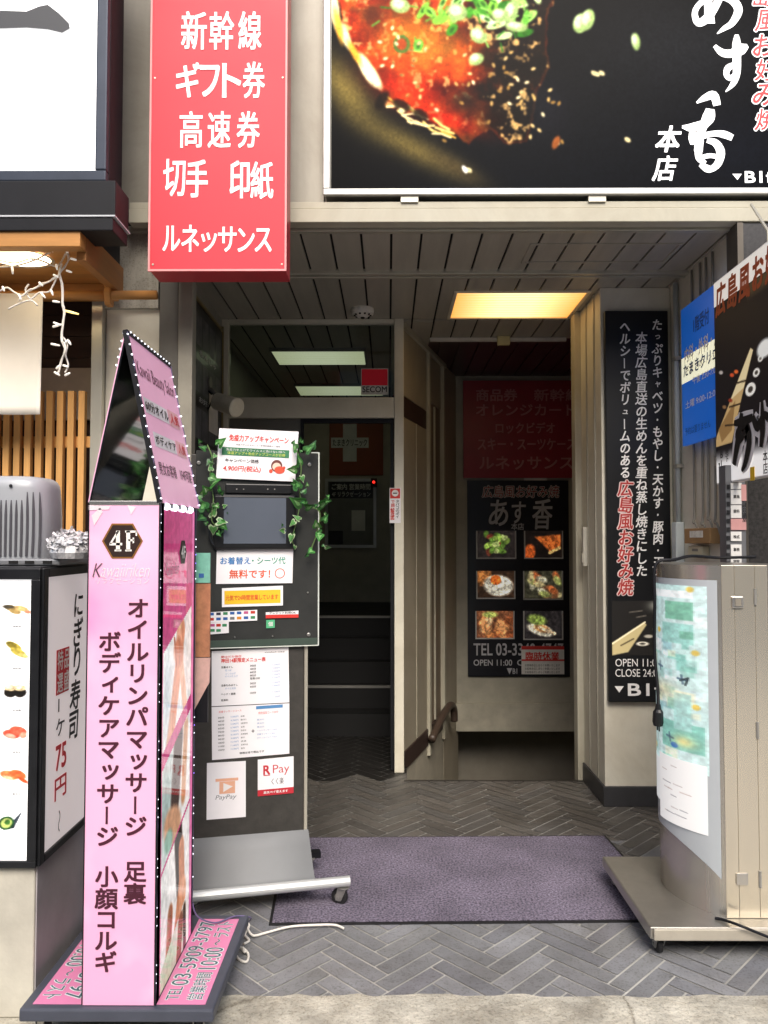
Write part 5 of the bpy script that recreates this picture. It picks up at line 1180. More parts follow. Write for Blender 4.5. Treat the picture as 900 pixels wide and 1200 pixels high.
b = MB(); b.box(.30, 1.28, 5.475, 5.50, CZ-.03, CZ-.004); b.build('bar', M('white_bar', '#e6e2d6', .4), ra)
q = P(590, 397, 5.46); b = MB(); b.box(q.x-.045, q.x+.045, 5.44, 5.474, CZ-.065, CZ-.002); b.build('junction_box', M('yellowed_plastic', '#d9cf9a', .5), ra, bevel=.004)

# ------------------------------------------------------------------ entrance left: poster, spotlight
fw_ = facing_right(-1.1)
po = T('wall_poster', 'dark poster with grey photo and white lettering on the grey side wall', 'poster', (-1.09, 4.65, 1.9))
b = MB(); b.slab(fw_, 4.0, 1.75, 4.98, 2.86, .001, .012); b.build('panel', M('black_poster', '#1d1c1f', .35, coat=.2), po)
b = MB(); b.slab(fw_, 4.98, 1.7, 5.0, 2.9, .001, .02); b.slab(fw_, 3.95, 2.862, 5.0, 2.88, .001, .02); b.build('edge', M('brass_edge', '#a39265', .4, metal=.4), po)
b = MB()
for i in range(3):
    for j in range(4): b.rect(fw_, 4.30+.165*j, 2.62-.27*i, 4.44+.165*j, 2.80-.27*i, .0125)
b.build('printed_photo', M('grey_photo', '#6a6a6c', .5, var=.6, scale=12), po)
b = MB()
for i, s in enumerate(('もんじゃ', 'お好み焼', '鉄板焼')): htext(b, fw_, s, (4.38, 2.565-.27*i, 4.80, 2.60-.27*i), .03, 0, .0135)
b.build('lettering', M('poster_white', '#d8d8d4', .5), po)
b = MB(); b.rect(fw_, 4.62, 2.16, 4.86, 2.40, .0145); b.build('paper_patch', M('patch_white', '#e8e6e0', .6), po)
sp = T('spotlight', 'small cream cylinder spotlight with cable on the entrance side wall', 'spotlight', (-1.09, 4.62, 2.2))
a, c = P(254, 470, 4.6), P(278, 478, 4.5)
b = MB(); b.lathe(a, c-a, [(0, .04), (.006, .052), ((c-a).length-.004, .058), ((c-a).length, .05)], 24); b.build('lamp_head', M('cream_plastic', '#efe6cc', .45), sp)
b = MB(); h0 = P(242, 455, 4.62); b.tube(smoothed([a, P(250, 458, 4.61), h0, Vector((-1.095, 4.62, h0.z+.03))]), .014, 8); b.lathe((-1.087, 4.62, h0.z+.03), (1, 0, 0), [(0, .04), (.012, .04)], 16); b.build('bracket', M('grey_bracket', '#8d8a80', .4, metal=.4), sp)
b = MB(); b.tube(smoothed([P(250, 466, 4.6), P(240, 485, 4.6), P(230, 480, 4.62), P(226, 465, 4.64), P(236, 452, 4.64), P(248, 462, 4.6)]), .006, 6); b.build('cable', m_dark, sp)

# ------------------------------------------------------------------ stickers on the door frame
def sticker(name, label, fr, r, d, mat, cat='sticker'):
    o = T(name, label, cat, fr.at((r[0]+r[2])/2, r[1], d)); MB().slab(fr, *r, d, d+.0012).build('sheet', mat, o); return o
fgl_ = fd; r = fd.R(423, 431, 455, 462)
o = sticker('security_sticker', 'red and white security sticker in the corner of the transom glass', fd, r, -.0235, M('sticker_white', '#dcdcd8', .4))
a0, b0, a1, b1 = r
b = MB(); b.rect(fd, a0+.004, b0+.36*(b1-b0), a1-.004, b1-.004, -.0218); b.build('red_field', M('security_red', '#c8182c', .4, emit=.05), o)
b = MB(); htext(b, fd, 'SECOM', (a0+.01, b0+.1*(b1-b0), a1-.01, b0+.32*(b1-b0)), .02, 0, -.0218); b.build('lettering', M('black_letters'), o)
r = fd.R(456.5, 572, 469.5, 613); a0, b0, a1, b1 = r
o = sticker('no_smoking_sticker', 'narrow no smoking sticker with red symbol on the cream door post', fd, r, .0205, m_paper)
b = MB(); zz = b0+.7*(b1-b0); b.rect(fd, a0+.004, zz, a1-.004, b1-.004, .0221)
htext(b, fd, '禁煙', (a0+.006, b0+.02, a0+.03, b0+.1), .02, 0, .0221); vtext(b, fd, 'で願います', (a0*.72+a1*.28), b0+.66*(b1-b0), b0+.03, .024, .02, 0, .0221); b.build('red_symbol', m_redt, o)
b = MB(); b.disc(fd, (a0+a1)/2, (zz+b1)/2, .022, .022, .0225); b.build('white_disc', M('white_ink'), o)
b = MB(); b.slab(fd, (a0+a1)/2-.014, (zz+b1)/2-.004, (a0+a1)/2+.014, (zz+b1)/2+.003, .0226, .0229); vtext(b, fd, 'タバコのポイ', (a0*.3+a1*.7), b0+.66*(b1-b0), b0+.03, .024, .02, 0, .0221); b.build('lettering', M('black_letters'), o)

# ------------------------------------------------------------------ hall: tube lights, posters
for i, (y0, y1, xa, xb, e) in enumerate(((5.76, 6.22, -.90, -.17, .42), (7.08, 7.55, -.88, -.04, .34))):
    o = T('hall_light', 'pale hall ceiling light behind the transom glass, '+('the nearer one' if i == 0 else 'partly behind the red sticker'), 'ceiling light', ((xa+xb)/2, (y0+y1)/2, CZ), 'hall ceiling lights')
    b = MB(); b.slab(fdn, xa, -y1, xb, -y0, .001, .03); b.build('housing', M('grey_case'), o)
    b = MB(); b.rect(fdn, xa+.015, -y1+.015, xb-.015, -y0-.015, .032); b.build('diffuser', M_light('pale_diffuser_%d' % i, e, ('#eef2d2', '#d8dcb0'), 34, 0., (.8, .8, .7)), o)
fh = front(8.1)
o = T('clinic_poster', 'orange poster with white cross and clinic lettering on the hall end wall', 'poster', fh.at(-.3, fh.uv(400, 557)[1]))
r = fh.R(386, 489, 449, 557); MB().slab(fh, *r, .001, .012).build('panel', M('orange_board', '#8f421f', .5), o)
b = MB(); b.rect(fh, *fh.R(402, 497, 418, 541), .0125); b.rect(fh, *fh.R(388, 513, 432, 525), .0127); b.build('cross', M('poster_white', '#d8d8d4', .5), o)
b = MB(); htext(b, fh, 'たまきクリニック', fh.R(390, 515, 430, 523), .02, 0, .0135); b.build('lettering', M('black_letters'), o)
o = T('notice_board', 'framed grey notice board with dark header in the dark hall', 'notice board', fh.at(-.3, fh.uv(400, 642)[1]))
r = fh.R(381, 561, 441, 642); b = MB(); b.frame(fh, *r, .03, .001, .02); b.build('frame', M('silver_frame'), o)
b = MB(); b.slab(fh, r[0]+.031, r[1]+.031, r[2]-.031, r[3]-.031, .001, .008); b.build('panel', M('grey_notice', '#7c7c78', .5, var=.2, scale=6), o)
b = MB(); b.rect(fh, *fh.R(386, 565, 437, 584), .0085); b.rect(fh, *fh.R(385, 622, 402, 638), .0085); b.build('dark_panel', M('black_poster'), o)
b = MB(); htext(b, fh, 'ご案内 営業時間', fh.R(389, 567, 434, 574), .02, 0, .0095); htext(b, fh, '4F リラクゼーション', fh.R(389, 576, 434, 582), .01, 0, .0095); b.build('lettering', M('poster_white'), o)
b = MB(); b.rect(fh, *fh.R(412, 598, 428, 622), .0085); b.build('paper_patch', M('patch_white'), o)
q = P(438, 565, 7.9); b = MB(); b.lathe(q, (0, -1, 0), [(0, .014), (.012, .014), (.02, .008)], 12)
tag(b.build('indicator_lamp', M('red_lamp', '#ff2a20', .4, emit=1.5)), 'tiny red indicator lamp glowing in the dark hall', 'lamp')
b = MB(); b.box(q.x-.03, q.x+.03, 7.9, 8.099, q.z-.04, q.z+.04); tag(b.build('alarm_box', m_dark), 'black alarm box behind the red indicator lamp in the hall', 'alarm box')

# ------------------------------------------------------------------ stairwell signs
f3 = front(6.76)
o = T('ticket_shop_sign', 'dim red ticket shop sign high on the wall above the basement stairs', 'sign', f3.at(1.1, f3.uv(600, 560)[1]))
r = f3.R(543, 446, 684, 560); MB().slab(f3, *r, -.03, 0).build('panel', M('dim_red_board', '#a32f3c', .35, var=.1), o)
b = MB()
for s, rr_ in (('商品券', (558, 456, 606, 470)), ('新幹線', (626, 456, 680, 470)), ('オレンジカード', (558, 474, 674, 487)), ('ロックビデオ', (581, 495, 650, 508)), ('スキー・スーツケース', (560, 514, 674, 527)), ('ルネッサンス', (562, 535, 671, 550))): htext(b, f3, s, f3.R(*rr_), .03, 0, .002)
b.build('lettering', M('rose_letters', '#c98a88', .5), o)  # lettering in a greyed rose tone
f4 = front(6.78)
o = T('menu_poster', 'black restaurant poster with six dish photos above the basement stairs', 'poster', f4.at(1.1, f4.uv(600, 793)[1]))
r = f4.R(548, 563, 667, 793); MB().slab(f4, *r, -.019, 0).build('panel', M('navy_black_print', '#15161f', .35, coat=.2), o)
b = MB(); b2 = MB()
htext(b2, f4, '広島風お好み焼', f4.R(565, 569, 655, 583), .06, .1, .001); htext(b, f4, '広島風お好み焼', f4.R(565, 569, 655, 583), .01, .1, .002)
b2.build('lettering_outline', M('poster_white'), o); b.build('red_lettering', M('dull_red_letters', '#9a3a3a', .5), o)
b = MB()
for s, rr_ in (('あ', (573, 586, 595, 616)), ('す', (600, 588, 616, 613)), ('香', (624, 585, 647, 620)), ('本店', (599, 613, 614, 621)), ('TEL 03-3340-4747', (555, 754, 660, 768)), ('OPEN 11:00', (555, 773, 600, 780)), ('CLOSE', (606, 773, 640, 780)), ('▼B1', (594, 783, 606, 790))): htext(b, f4, s, f4.R(*rr_), .02, .1 if len(s) == 1 else 0, .002)
b.build('lettering', M('poster_grey_white', '#c9c9cc', .5), o)
dishes = [(558, 622, 605, 655), (614, 622, 660, 655), (558, 669, 604, 702), (613, 669, 660, 703), (557, 716, 603, 749), (613, 716, 660, 750)]
b = MB()
for x0, y0, x1, y1 in dishes: a0, z0, a1, z1 = f4.R(x0, y0, x1, y1); b.rect(f4, a0, z0, a1, z1, .001)
b.build('photo_border', M('poster_white'), o)
for i, (x0, y0, x1, y1) in enumerate(dishes):
    cv = Canvas(60, 44, ['#2a2422', '#1c1512', '#3a281c', '#3c3a2c', '#7a4a30', '#2a2626'][i]); R7 = random.Random(i+20)
    if i == 0: [cv.ell(R7.gauss(28, 10), R7.gauss(18, 8), 6, 4, R7.choice(['#8fae4a', '#b9c878', '#5a7a30', '#7a3a2a']), R7.uniform(0, 3), 2) for _ in range(26)]
    if i == 1: cv.poly([(16, 10), (58, 6), (58, 26), (40, 34)], '#c9642c', 3); cv.ell(6, 36, 10, 14, '#c95a26', .2, 3); cv.line([(40, 36), (56, 28)], 5, '#d9b06a', 2)
    if i == 2: cv.ell(10, 10, 14, 14, '#b3703a', 0, 4); cv.ell(34, 24, 24, 17, '#efe6cf', .1, 4); cv.ell(30, 15, 9, 8, '#e8702a', 0, 2)
    if i == 3: [cv.ell(R7.uniform(4, 56), R7.uniform(6, 40), 9, 5, R7.choice(['#b9a878', '#d8cfae', '#8a5a3a', '#c86a3a', '#9aa05a']), R7.uniform(0, 3), 3) for _ in range(18)]
    if i == 4: [cv.ell(R7.uniform(4, 56), R7.uniform(12, 42), 9, 7, R7.choice(['#b3703f', '#c98a56', '#8a4a2a', '#d8b080']), R7.uniform(0, 3), 3) for _ in range(16)]; cv.ell(22, 6, 12, 5, '#a6b05a', 0, 3)
    if i == 5: cv.ell(26, 30, 22, 9, '#e0d6bd', .3, 3); cv.ell(28, 28, 13, 6, '#c98a50', .3, 3); cv.ell(20, 14, 15, 8, '#9ab052', .2, 4); cv.line([(24, 26), (48, 36)], 5, '#e8c9a0', 2)
    cv.grain(.6, 5, i); cv.grain(.4, 2, i+9)
    a0, z0, a1, z1 = f4.R(x0, y0, x1, y1); w = .012
    cv.build('dish_photo', f4, (a0+w, z0+w, a1-w, z1+.0), M_print('dish_print', .4), o, .0022)
a0, z0, a1, z1 = f4.R(611, 757, 661, 790); b = MB(); b.slab(f4, a0, z0, a1, z1, .0025, .006); b.build('closed_notice', M('patch_white'), o)
b = MB(); b.rect(f4, a0, z1-.03, a1, z1, .0065); b.rect(f4, a0, z0+.115, a1, z0+.13, .0065); htext(b, f4, '臨時休業', f4.R(616, 764, 655, 774), .04, 0, .0065); b.build('notice_lettering', m_redt, o)
b = MB()
for i in range(3): htext(b, f4, 'お客様各位しばらく休業いたします', f4.R(615, 778+4*i, 656, 781+4*i), 0, 0, .0065)
b.build('notice_text', M('black_letters'), o)
b = MB(); b.slab(f4, *f4.R(614, 559, 641, 563), .0, .004); b.build('white_label', M('poster_white'), o)

# ------------------------------------------------------------------ tall black menu sign on the pillar
f5 = front(4.362)
o = T('vertical_menu_sign', 'tall black vertical menu sign with white brush lettering on the cream pillar', 'sign', f5.at(1.4, f5.uv(740, 823)[1]))
xa, zb_, xb, zt_2 = f5.R(711, 364, 786, 823); b = MB(); b.box(xa, xb, 4.362, 4.398, zb_, zt_2); b.build('panel', M('black_sign_face', '#0e1013', .4), o, bevel=.006)
b = MB(); b2 = MB()
Fz = lambda y: f5.uv(740, y)[1]; Fx = lambda x: f5.uv(x, 600)[0]
def vbrush(mb, s, x, y0, y1, w, bold=.02, d=.002, dx=0.):
    n = len(s); p = (y1-y0)/n
    for i, ch in enumerate(s):
        k = .62 if ch in '・っャュ' else 1
        char_at(mb, f5, ch, Fx(x+dx*i), Fz(y0+(i+.5)*p), w/900*4.36*k, p/900*4.36*.96*(k if ch != '・' else .8), bold, .12, d, True, random.uniform(-.05, .05))
vbrush(b, 'たっぷりキャベツ・もやし・天かす・豚肉・玉子と', 772, 374, 694, 12, .03, .002, -.12)
vbrush(b, '本場広島直送の生めんを重ね蒸し焼きにした', 753, 389, 676, 13, .026, .002, -.15)
vbrush(b, 'ヘルシーでボリュームのある', 734, 376, 561, 12, .03, .002, -.15)
b.build('lettering', M('sign_white', '#f6f4f0', .5, var=.03), o)
b = MB()
vbrush(b2, '広島風お好み焼', 732, 563, 698, 17, .09, .0012, -.2); vbrush(b, '広島風お好み焼', 732, 563, 698, 17, .025, .0022, -.2)
b2.build('lettering_outline', M('sign_pink_white', '#f0d8d4', .5), o); b.build('red_lettering', M('sign_red', '#b8342f', .5), o)
cv = Canvas(60, 66, '#191715'); cv.glow(52, 6, 10, 6, '#a8a89a', .9); cv.poly([(0, 52), (36, 26), (39, 29), (18, 62), (0, 66)], '#b9a878', 1.5); cv.line([(0, 52), (37, 26)], 2, '#e8dcb4'); cv.line([(10, 54), (24, 46)], 1.5, '#4a3e2a'); cv.ell(34, 52, 7, 2.6, '#d8d0bc'); cv.ell(34, 52, 3, 1.2, '#2a2622'); cv.ell(41, 43, 5, 2, '#a8a090')
for x, y, w in ((20, 14, 14), (28, 20, 10), (46, 34, 12), (50, 60, 16)): cv.line([(x, y), (x+w, y-2)], 1.2, '#6a6258')
cv.build('counter_photo', f5, (f5.R(717, 703, 776, 767)[0], Fz(768), Fx(778), Fz(704)), M_print('counter_print', .4), o, .0015)
b = MB()
for s, r in (('OPEN 11:00', (721, 772, 774, 781)), ('CLOSE 24:00', (721, 784, 775, 793)), ('B1f', (736, 801, 776, 815))): htext(b, f5, s, f5.R(*r), .035 if s == 'B1f' else .0, 0, .002)
b.poly(f5, [f5.uv(720, 804), f5.uv(725.5, 811.5), f5.uv(731, 804)], .002); b.build('hours_lettering', M('sign_white'), o)

# ------------------------------------------------------------------ signs on the right: blue clinic board, restaurant banner board
XS = 1.575; f6 = facing_left(XS)
o = T('clinic_sign', 'blue clinic sign with a cream band on the side wall behind the banner board', 'sign', (XS, 3.95, 1.9))
a0 = f6.uv(799, 440)[0]; a1 = a0+.62; zt6, zb6 = f6.uv(799, 363)[1], f6.uv(800, 523)[1]
b = MB(); b.slab(f6, a0, zb6, a1, zt6, -.02, 0); b.build('panel', M('clinic_blue', '#1766cc', .35, var=.05, emit=.25), o)
z1, z2 = f6.uv(799, 421)[1], f6.uv(799, 451)[1]
b = MB(); b.rect(f6, a0, z2, a1, z1, .001); b.build('cream_band', M('clinic_cream', '#f6f3d4', .45, emit=.5), o)
b = MB(); H6 = zt6-zb6
htext(b, f6, 'たまきクリニック', (a0+.03, z2+.03, a0+.60, z1-.04), .03, 0, .002); htext(b, f6, '1階受付', (a0+.17, zt6-.17, a0+.36, zt6-.09), .02, 0, .002); htext(b, f6, '予約は要りません', (a0+.04, zb6+.05, a0+.36, zb6+.09), 0, 0, .002); b.build('blue_lettering', M('clinic_navy', '#184a86', .5), o)
b = MB(); htext(b, f6, '内科・外科・皮膚科', (a0+.05, zt6-.30, a0+.6, zt6-.22), .04, 0, .002); htext(b, f6, '平日 9:00-12:30', (a0+.05, zb6+.37, a0+.45, zb6+.41), .03, 0, .002); htext(b, f6, '午後 2:30-7:00', (a0+.15, zb6+.30, a0+.45, zb6+.34), .03, 0, .002); htext(b, f6, '土曜 9:00-12:00', (a0+.05, zb6+.19, a0+.45, zb6+.23), .03, 0, .002); b.build('white_lettering', M('white_ink'), o)
XB = 1.56; f7 = facing_left(XB)
o = T('banner_board', 'projecting restaurant board with orange red lettering above a dark counter photo', 'sign', (XB, 3.4, 1.8))
a0 = f7.uv(838, 440)[0]; a1 = a0+.85; zt7, zb7 = f7.uv(839, 330)[1], f7.uv(836, 569)[1]
b = MB(); b.slab(f7, a0, zb7, a1, zt7, -.03, 0); b.build('board', M('board_white', '#e9e6e2', .45, var=.04), o, bevel=.002)
H7 = zt7-zb7; CW, CH = 150, 200
cv = Canvas(CW, CH, '#141114')
def k7(px, py):
    a, z = f7.uv(px, py); return (a-a0)/(a1-a0)*CW, (zt7-z)/H7*CH
yt = k7(838, 360)[1]; cv.p[:int(yt)] = cv._c('#e4ded4')
yb7 = k7(836, 536)[1]
cv.mix(np.clip((cv.Y-yb7)/14+.3, 0, 1), '#ece9e6')
cv.mix(np.clip(1-(cv.Y-yt)/16, 0, .5)*(cv.Y > yt)*(cv.X > 60), '#7a6038')
def pl7(pts, c, s=1.2): cv.poly([k7(*p) for p in pts], c, s)
pl7([(840, 512), (880, 408), (883, 410), (870, 465), (858, 520), (838, 526)], '#b99a68'); pl7([(856, 470), (880, 408), (883, 410), (872, 455)], '#d9c79a'); pl7([(842, 505), (862, 470), (858, 505), (846, 520)], '#8a6a40')
for x0, y0, x1, y1 in ((855, 478, 868, 474), (862, 450, 876, 446), (850, 500, 860, 499)): cv.line([k7(x0, y0), k7(x1, y1)], 1.6, '#2a1e14')
for x, y, r in ((880, 457, 4), (887, 437, 2.6), (892, 420, 2)): X_, Y_ = k7(x, y); cv.ell(X_, Y_, r*2.1, r*1.5, '#e2ded4'); cv.ell(X_, Y_, r, r*.7, '#3a342e')
X_, Y_ = k7(897, 408); cv.ell(X_, Y_, 12, 8, '#d8d8d2', 0, 3)
for x, y, c in ((845, 437, '#b0a8a0'), (858, 440, '#c8502c'), (863, 436, '#d8622c'), (856, 470, '#8a3420'), (849, 478, '#7a5a3a')): X_, Y_ = k7(x, y); cv.ell(X_, Y_, 4, 1.8, c, .3)
cv.build('counter_photo', f7, (a0+.006, zb7+.008, a1-.006, zt7-.006), M_print('banner_print', .42), o, .0025)
b = MB()
for i, ch in enumerate('広島風お好み焼'):
    aa = a0+.075+.12*i; char_at(b, f7, ch, aa, zt7-.105, .10, .15, .045, .1, .004)
b.build('red_lettering', M('brick_red_ink', '#b8542f', .5), o)
b = MB(); w = MB(); n_ = [0]
def st7(pts):
    n_[0] += 1
    stroke(f7, [(x, y, ww*2.1) for x, y, ww in pts], 1, .0042+.0002*n_[0], w); stroke(f7, pts, 1.0, .0072+.0002*n_[0], b)
S7 = [[(862, 496, 3), (872, 494, 5), (884, 489, 4)], [(871, 484, 4), (869, 502, 6), (866, 520, 6), (862, 545, 4)], [(879, 500, 4), (868, 516, 5), (866, 506, 4), (876, 498, 5), (880, 515, 6), (876, 540, 5), (871, 552, 2)],
      [(884, 488, 4), (890, 500, 6), (897, 486, 4), (903, 490, 5)], [(895, 470, 3), (896, 500, 6), (894, 524, 4)], [(905, 500, 4), (912, 520, 5), (908, 540, 3)]]
for s_ in S7: st7(s_)
w.build('lettering_outline', M('white_ink'), o); b.build('lettering', M('black_letters'), o)
b = MB(); vtext(b, f7, '本店', f7.uv(898, 550)[0], f7.uv(898, 528)[1], f7.uv(898, 556)[1], .04, .02, 0, .004); htext(b, f7, '▼', (a0+.03, zb7+.08, a0+.05, zb7+.1), 0, 0, .004); vtext(b, f7, 'B1F', a0+.075, zb7+.16, zb7+.03, .05, .04, 0, .004); vtext(b, f7, '地下一階', a0+.12, zb7+.16, zb7+.03, .035, .02, 0, .004); b.build('small_lettering', M('black_letters'), o)
b = MB(); b.slab(f7, *(lambda r: (r[0], r[1], r[0]+.04, r[3]))(f7.R(880, 547, 886, 563)), .003, .004); b.build('yellow_tape', M('yellow_field'), o)
b = MB(); b.box(XB+.03, 1.64, 3.70, 3.74, zt7-.12, zt7-.08); b.box(XB+.03, 1.64, 3.70, 3.74, zb7+.1, zb7+.14); b.tube([f7.at(a0+.5, zt7-.002, -.015), f7.at(a0+.5, zt7+.05, -.015), (XB+.02, 3.30, CZ+.0)], .006, 6); b.build('bracket', m_trim, o)

# pipes, wires and boxes on the recess wall (facing left at X = 1.6)
f8 = facing_left(1.63)
def on8(px, py, d=.02): return f8.at(*f8.uv(px, py), d)
pi_ = T('conduit_pipe', 'pale blue grey conduit pipe running down the recess wall', 'pipe', on8(803, 700, 0))
b = MB(); a, _ = f8.uv(799, 560); z0, z1, z2 = .5, f8.uv(800, 612)[1], CZ-.02
b.tube([f8.at(a, z1, .02), f8.at(a, z2, .02)], .014, 12); b.build('pipe', M('pale_pipe', '#c4ccca', .4, var=.05), pi_, smooth=True)
b = MB(); b.slab(f8, a-.035, z0, a+.035, z1, .002, .05); b.build('casing', M('pale_pipe'), pi_, bevel=.006)
b = MB()
for z in (1.9, 2.5): b.slab(f8, a-.03, z, a+.03, z+.02, .001, .036)
b.build('clamp', m_trim, pi_)
w_ = T('wall_cables', 'grey cables looping down to the brown box on the recess wall', 'cables', on8(825, 640, 0)); b = MB()
for x0, x1, yy in ((817, 822, 612), (827, 828, 614), (834, 838, 608), (842, 841, 612)):
    aa = f8.uv(x0, 580)[0]; z_ = f8.uv(x0, yy)[1]
    b.tube(smoothed([f8.at(aa, CZ-.02, .012), f8.at(aa, z_+.4, .014), f8.at(aa+.003, z_+.06, .016), f8.at(aa+.02, z_+.0, .03), f8.at(aa+.05, z_-.01, .03), f8.at(aa+.06, z_-.06, .02)]), .006, 6)
b.build('cable', M('grey_cable', '#8f8c80', .5), w_, smooth=True)
o = T('brown_box', 'brown junction box with a torn white label on the recess wall', 'junction box', on8(825, 655, 0))
r = f8.R(815, 619, 846, 637); b = MB(); b.slab(f8, *r, .002, .06); b.build('body', M('brown_cardboard', '#a98557', .7, var=.2), o, bevel=.004)
b = MB(); b.slab(f8, *f8.R(822, 622, 838, 630), .0605, .0615); b.build('torn_label', M('label_white', '#efe9dc', .6, var=.3, scale=40), o)
o = T('meter_box', 'small cream box mounted below the brown junction box', 'switch box', on8(823, 655, 0))
r = f8.R(815, 640, 832, 652); b = MB(); b.slab(f8, *r, .002, .04); b.build('body', M('cream_box', '#dcd6b4', .5), o, bevel=.004); b = MB(); b.slab(f8, *f8.R(820, 643, 827, 646), .0402, .041); b.build('mark', M('grey_cable'), o)
f9 = front(3.485)
o = T('tenant_strip', 'vertical strip of white tenant name plates beside the granite pier', 'directory', f9.at(1.58, 1.2))
tx0, tx1 = f9.uv(851, 600)[0], f9.uv(874, 600)[0]
b = MB(); b.box(tx0, tx1, 3.487, 3.556, 1.0, f9.uv(860, 545)[1]); b.build('backing', M('strip_grey', '#77787a', .45, metal=.3), o)
b = MB(); rows = ((566, 573), (574, 591), (592, 607), (609, 621), (623, 634), (638, 652), (653, 664), (666, 680))
for i, (y0, y1) in enumerate(rows):
    if i == 3: continue
    b.slab(f9, f9.uv(856, y0)[0], f9.uv(860, y1)[1], f9.uv(868.5, y0)[0], f9.uv(860, y0)[1], .0, .004)
b.build('name_plate', M('plate_white', '#e6e4de', .45), o)
b = MB(); b.slab(f9, f9.uv(856, 615)[0], f9.uv(860, 621)[1], f9.uv(874, 615)[0], f9.uv(860, 608)[1], .0, .005); b.slab(f9, f9.uv(868.6, 600)[0], f9.uv(860, 587)[1], f9.uv(874.5, 600)[0], f9.uv(860, 568)[1], .0, .005); b.build('rose_plate', M('plate_rose', '#d09a96', .45), o)
b = MB()
for i in range(11): y = 568+10*i; b.slab(f9, f9.uv(851.5, y)[0], f9.uv(853, y+5)[1], f9.uv(855, y)[0], f9.uv(853, y)[1], .0, .003)
for i, s in enumerate(('薬局', '歯科', '株式', '事務', '学院')): y = (580, 597, 627, 642, 656)[i]; htext(b, f9, s, f9.R(859, y, 866, y+4), .02, 0, .005)
vtext(b, f9, '貸会議室', f9.uv(871.5, 600)[0], f9.uv(871, 589)[1], f9.uv(871, 612)[1], .022, .02, 0, .005)
b.build('lettering', M('black_letters'), o)

# ------------------------------------------------------------------ stainless sign stand
sx, y0, y1 = 1.237, 2.87, 3.38
ST = T('sign_stand', 'stainless wheeled sign stand with curved white side covered in turquoise posters', 'sign stand', (1.32, 3.1, 0))
def M_steel(name, col='#e8dabc', rough=.4):
    m = M(name, col, rough, metal=.78, var=.03, scale=1.2, stretch=(30, 30, .5))
    return m
m_st = M_steel('brushed_steel', '#f7edd8', .2); m_st2 = M_steel('dull_steel', '#c9c4ba', .26)
ZP0, ZP1, ZT = .075, .118, 1.405
b = MB(); b.box(.935, 1.80, 2.80, 3.42, ZP0, ZP1); b.build('platform', M('steel_platform', '#b5b1a8', .34, metal=.8, var=.15, scale=6), ST, bevel=.006, seg=3)
b = MB(); b.box(.945, 1.80, 2.788, 2.799, ZP0+.001, ZP1-.001); b.build('front_bar', M('cream_bar', '#c9c2b2', .35, metal=.4), ST, bevel=.004)
for x, y in ((.985, 2.85), (1.74, 2.85), (.985, 3.36), (1.74, 3.36)): caster(ST, x, y, ZP0, .031, .1)
BUL = .135
def arc(t, off=0.): return Vector((sx-(BUL+off)*math.sin(math.pi*t)**.75-off*.0, y0+(y1-y0)*t, 0))
N = 28
def shell(mb, z0f, z1f, t0=0., t1=1., off=0., side=1):
    k = len(mb.v); 
    for i in range(N+1):
        t = t0+(t1-t0)*i/N; p = arc(t, off)
        x = p.x if side > 0 else 2*1.322-p.x
        mb.v += [(x, p.y, z0f(t)), (x, p.y, z1f(t))]
    mb.f += [((k+2*i+2, k+2*i, k+2*i+1, k+2*i+3) if side > 0 else (k+2*i, k+2*i+2, k+2*i+3, k+2*i+1)) for i in range(N)]; mb.c += [None]*N
for side in (1, -1):
    b = MB(); shell(b, lambda t: ZP1, lambda t: ZT, 0, 1, 0, side); b.build('side_shell', m_st2, ST, smooth=True)
bot = lambda t: .235+.13*math.sin(math.pi*t)**.6 if t < .5 else .365
for side in (1, -1):
    b = MB(); shell(b, bot, lambda t: ZT-.055, .012, .988, .006, side); b.build('white_side', M('white_acrylic', '#bfc6ca', .35, var=.04), ST, smooth=True)
b = MB(); top = [arc(i/N) for i in range(N+1)]; ring = [(p.x, p.y) for p in top]+[(2*1.322-p.x, p.y) for p in reversed(top)]
b.add([(x, y, ZT) for x, y in ring], [tuple(range(len(ring)))[::-1]]); b.add([(x, y, ZT-.001) for x, y in ring], [tuple(range(len(ring)))])
b.build('top_plate', M_steel('grey_steel_top', '#a8a59c', .3), ST)
fs9 = front(y0); xr_ = 2*1.322-sx
b = MB(); fwid = xr_-sx
for k, (u0, u1) in enumerate(((0, .277), (.283, .722), (.728, 1))): b.slab(fs9, sx+fwid*u0, ZP1+.001, sx+fwid*u1, ZT+.002, -.03, .004)
b.build('end_panel', m_st, ST, bevel=.002)
b = MB(); b.slab(fs9, sx+.004, ZP1+.002, xr_-.004, ZT-.004, -.04, -.006); b.build('seam', m_recess, ST)
for zz in (.262, 1.27): 
    b = MB(); b.slab(fs9, sx+.035, zz-.022, sx+.078, zz+.022, .0045, .012); b.build('latch', M('chrome_latch', '#d8d4cc', .2, metal=.8), ST, bevel=.004)
b = MB(); b.slab(fs9, sx+.046, 1.256, sx+.068, 1.284, .0122, .014); b.build('latch_button', M('latch_grey', '#8a8478', .4), ST)
b = MB()
for zz in (.26, .80, 1.29): b.tube([fs9.at(sx+fwid*.725, zz-.03, .006), fs9.at(sx+fwid*.725, zz+.03, .006)], .005, 8)
b.build('hinge', m_nose, ST)
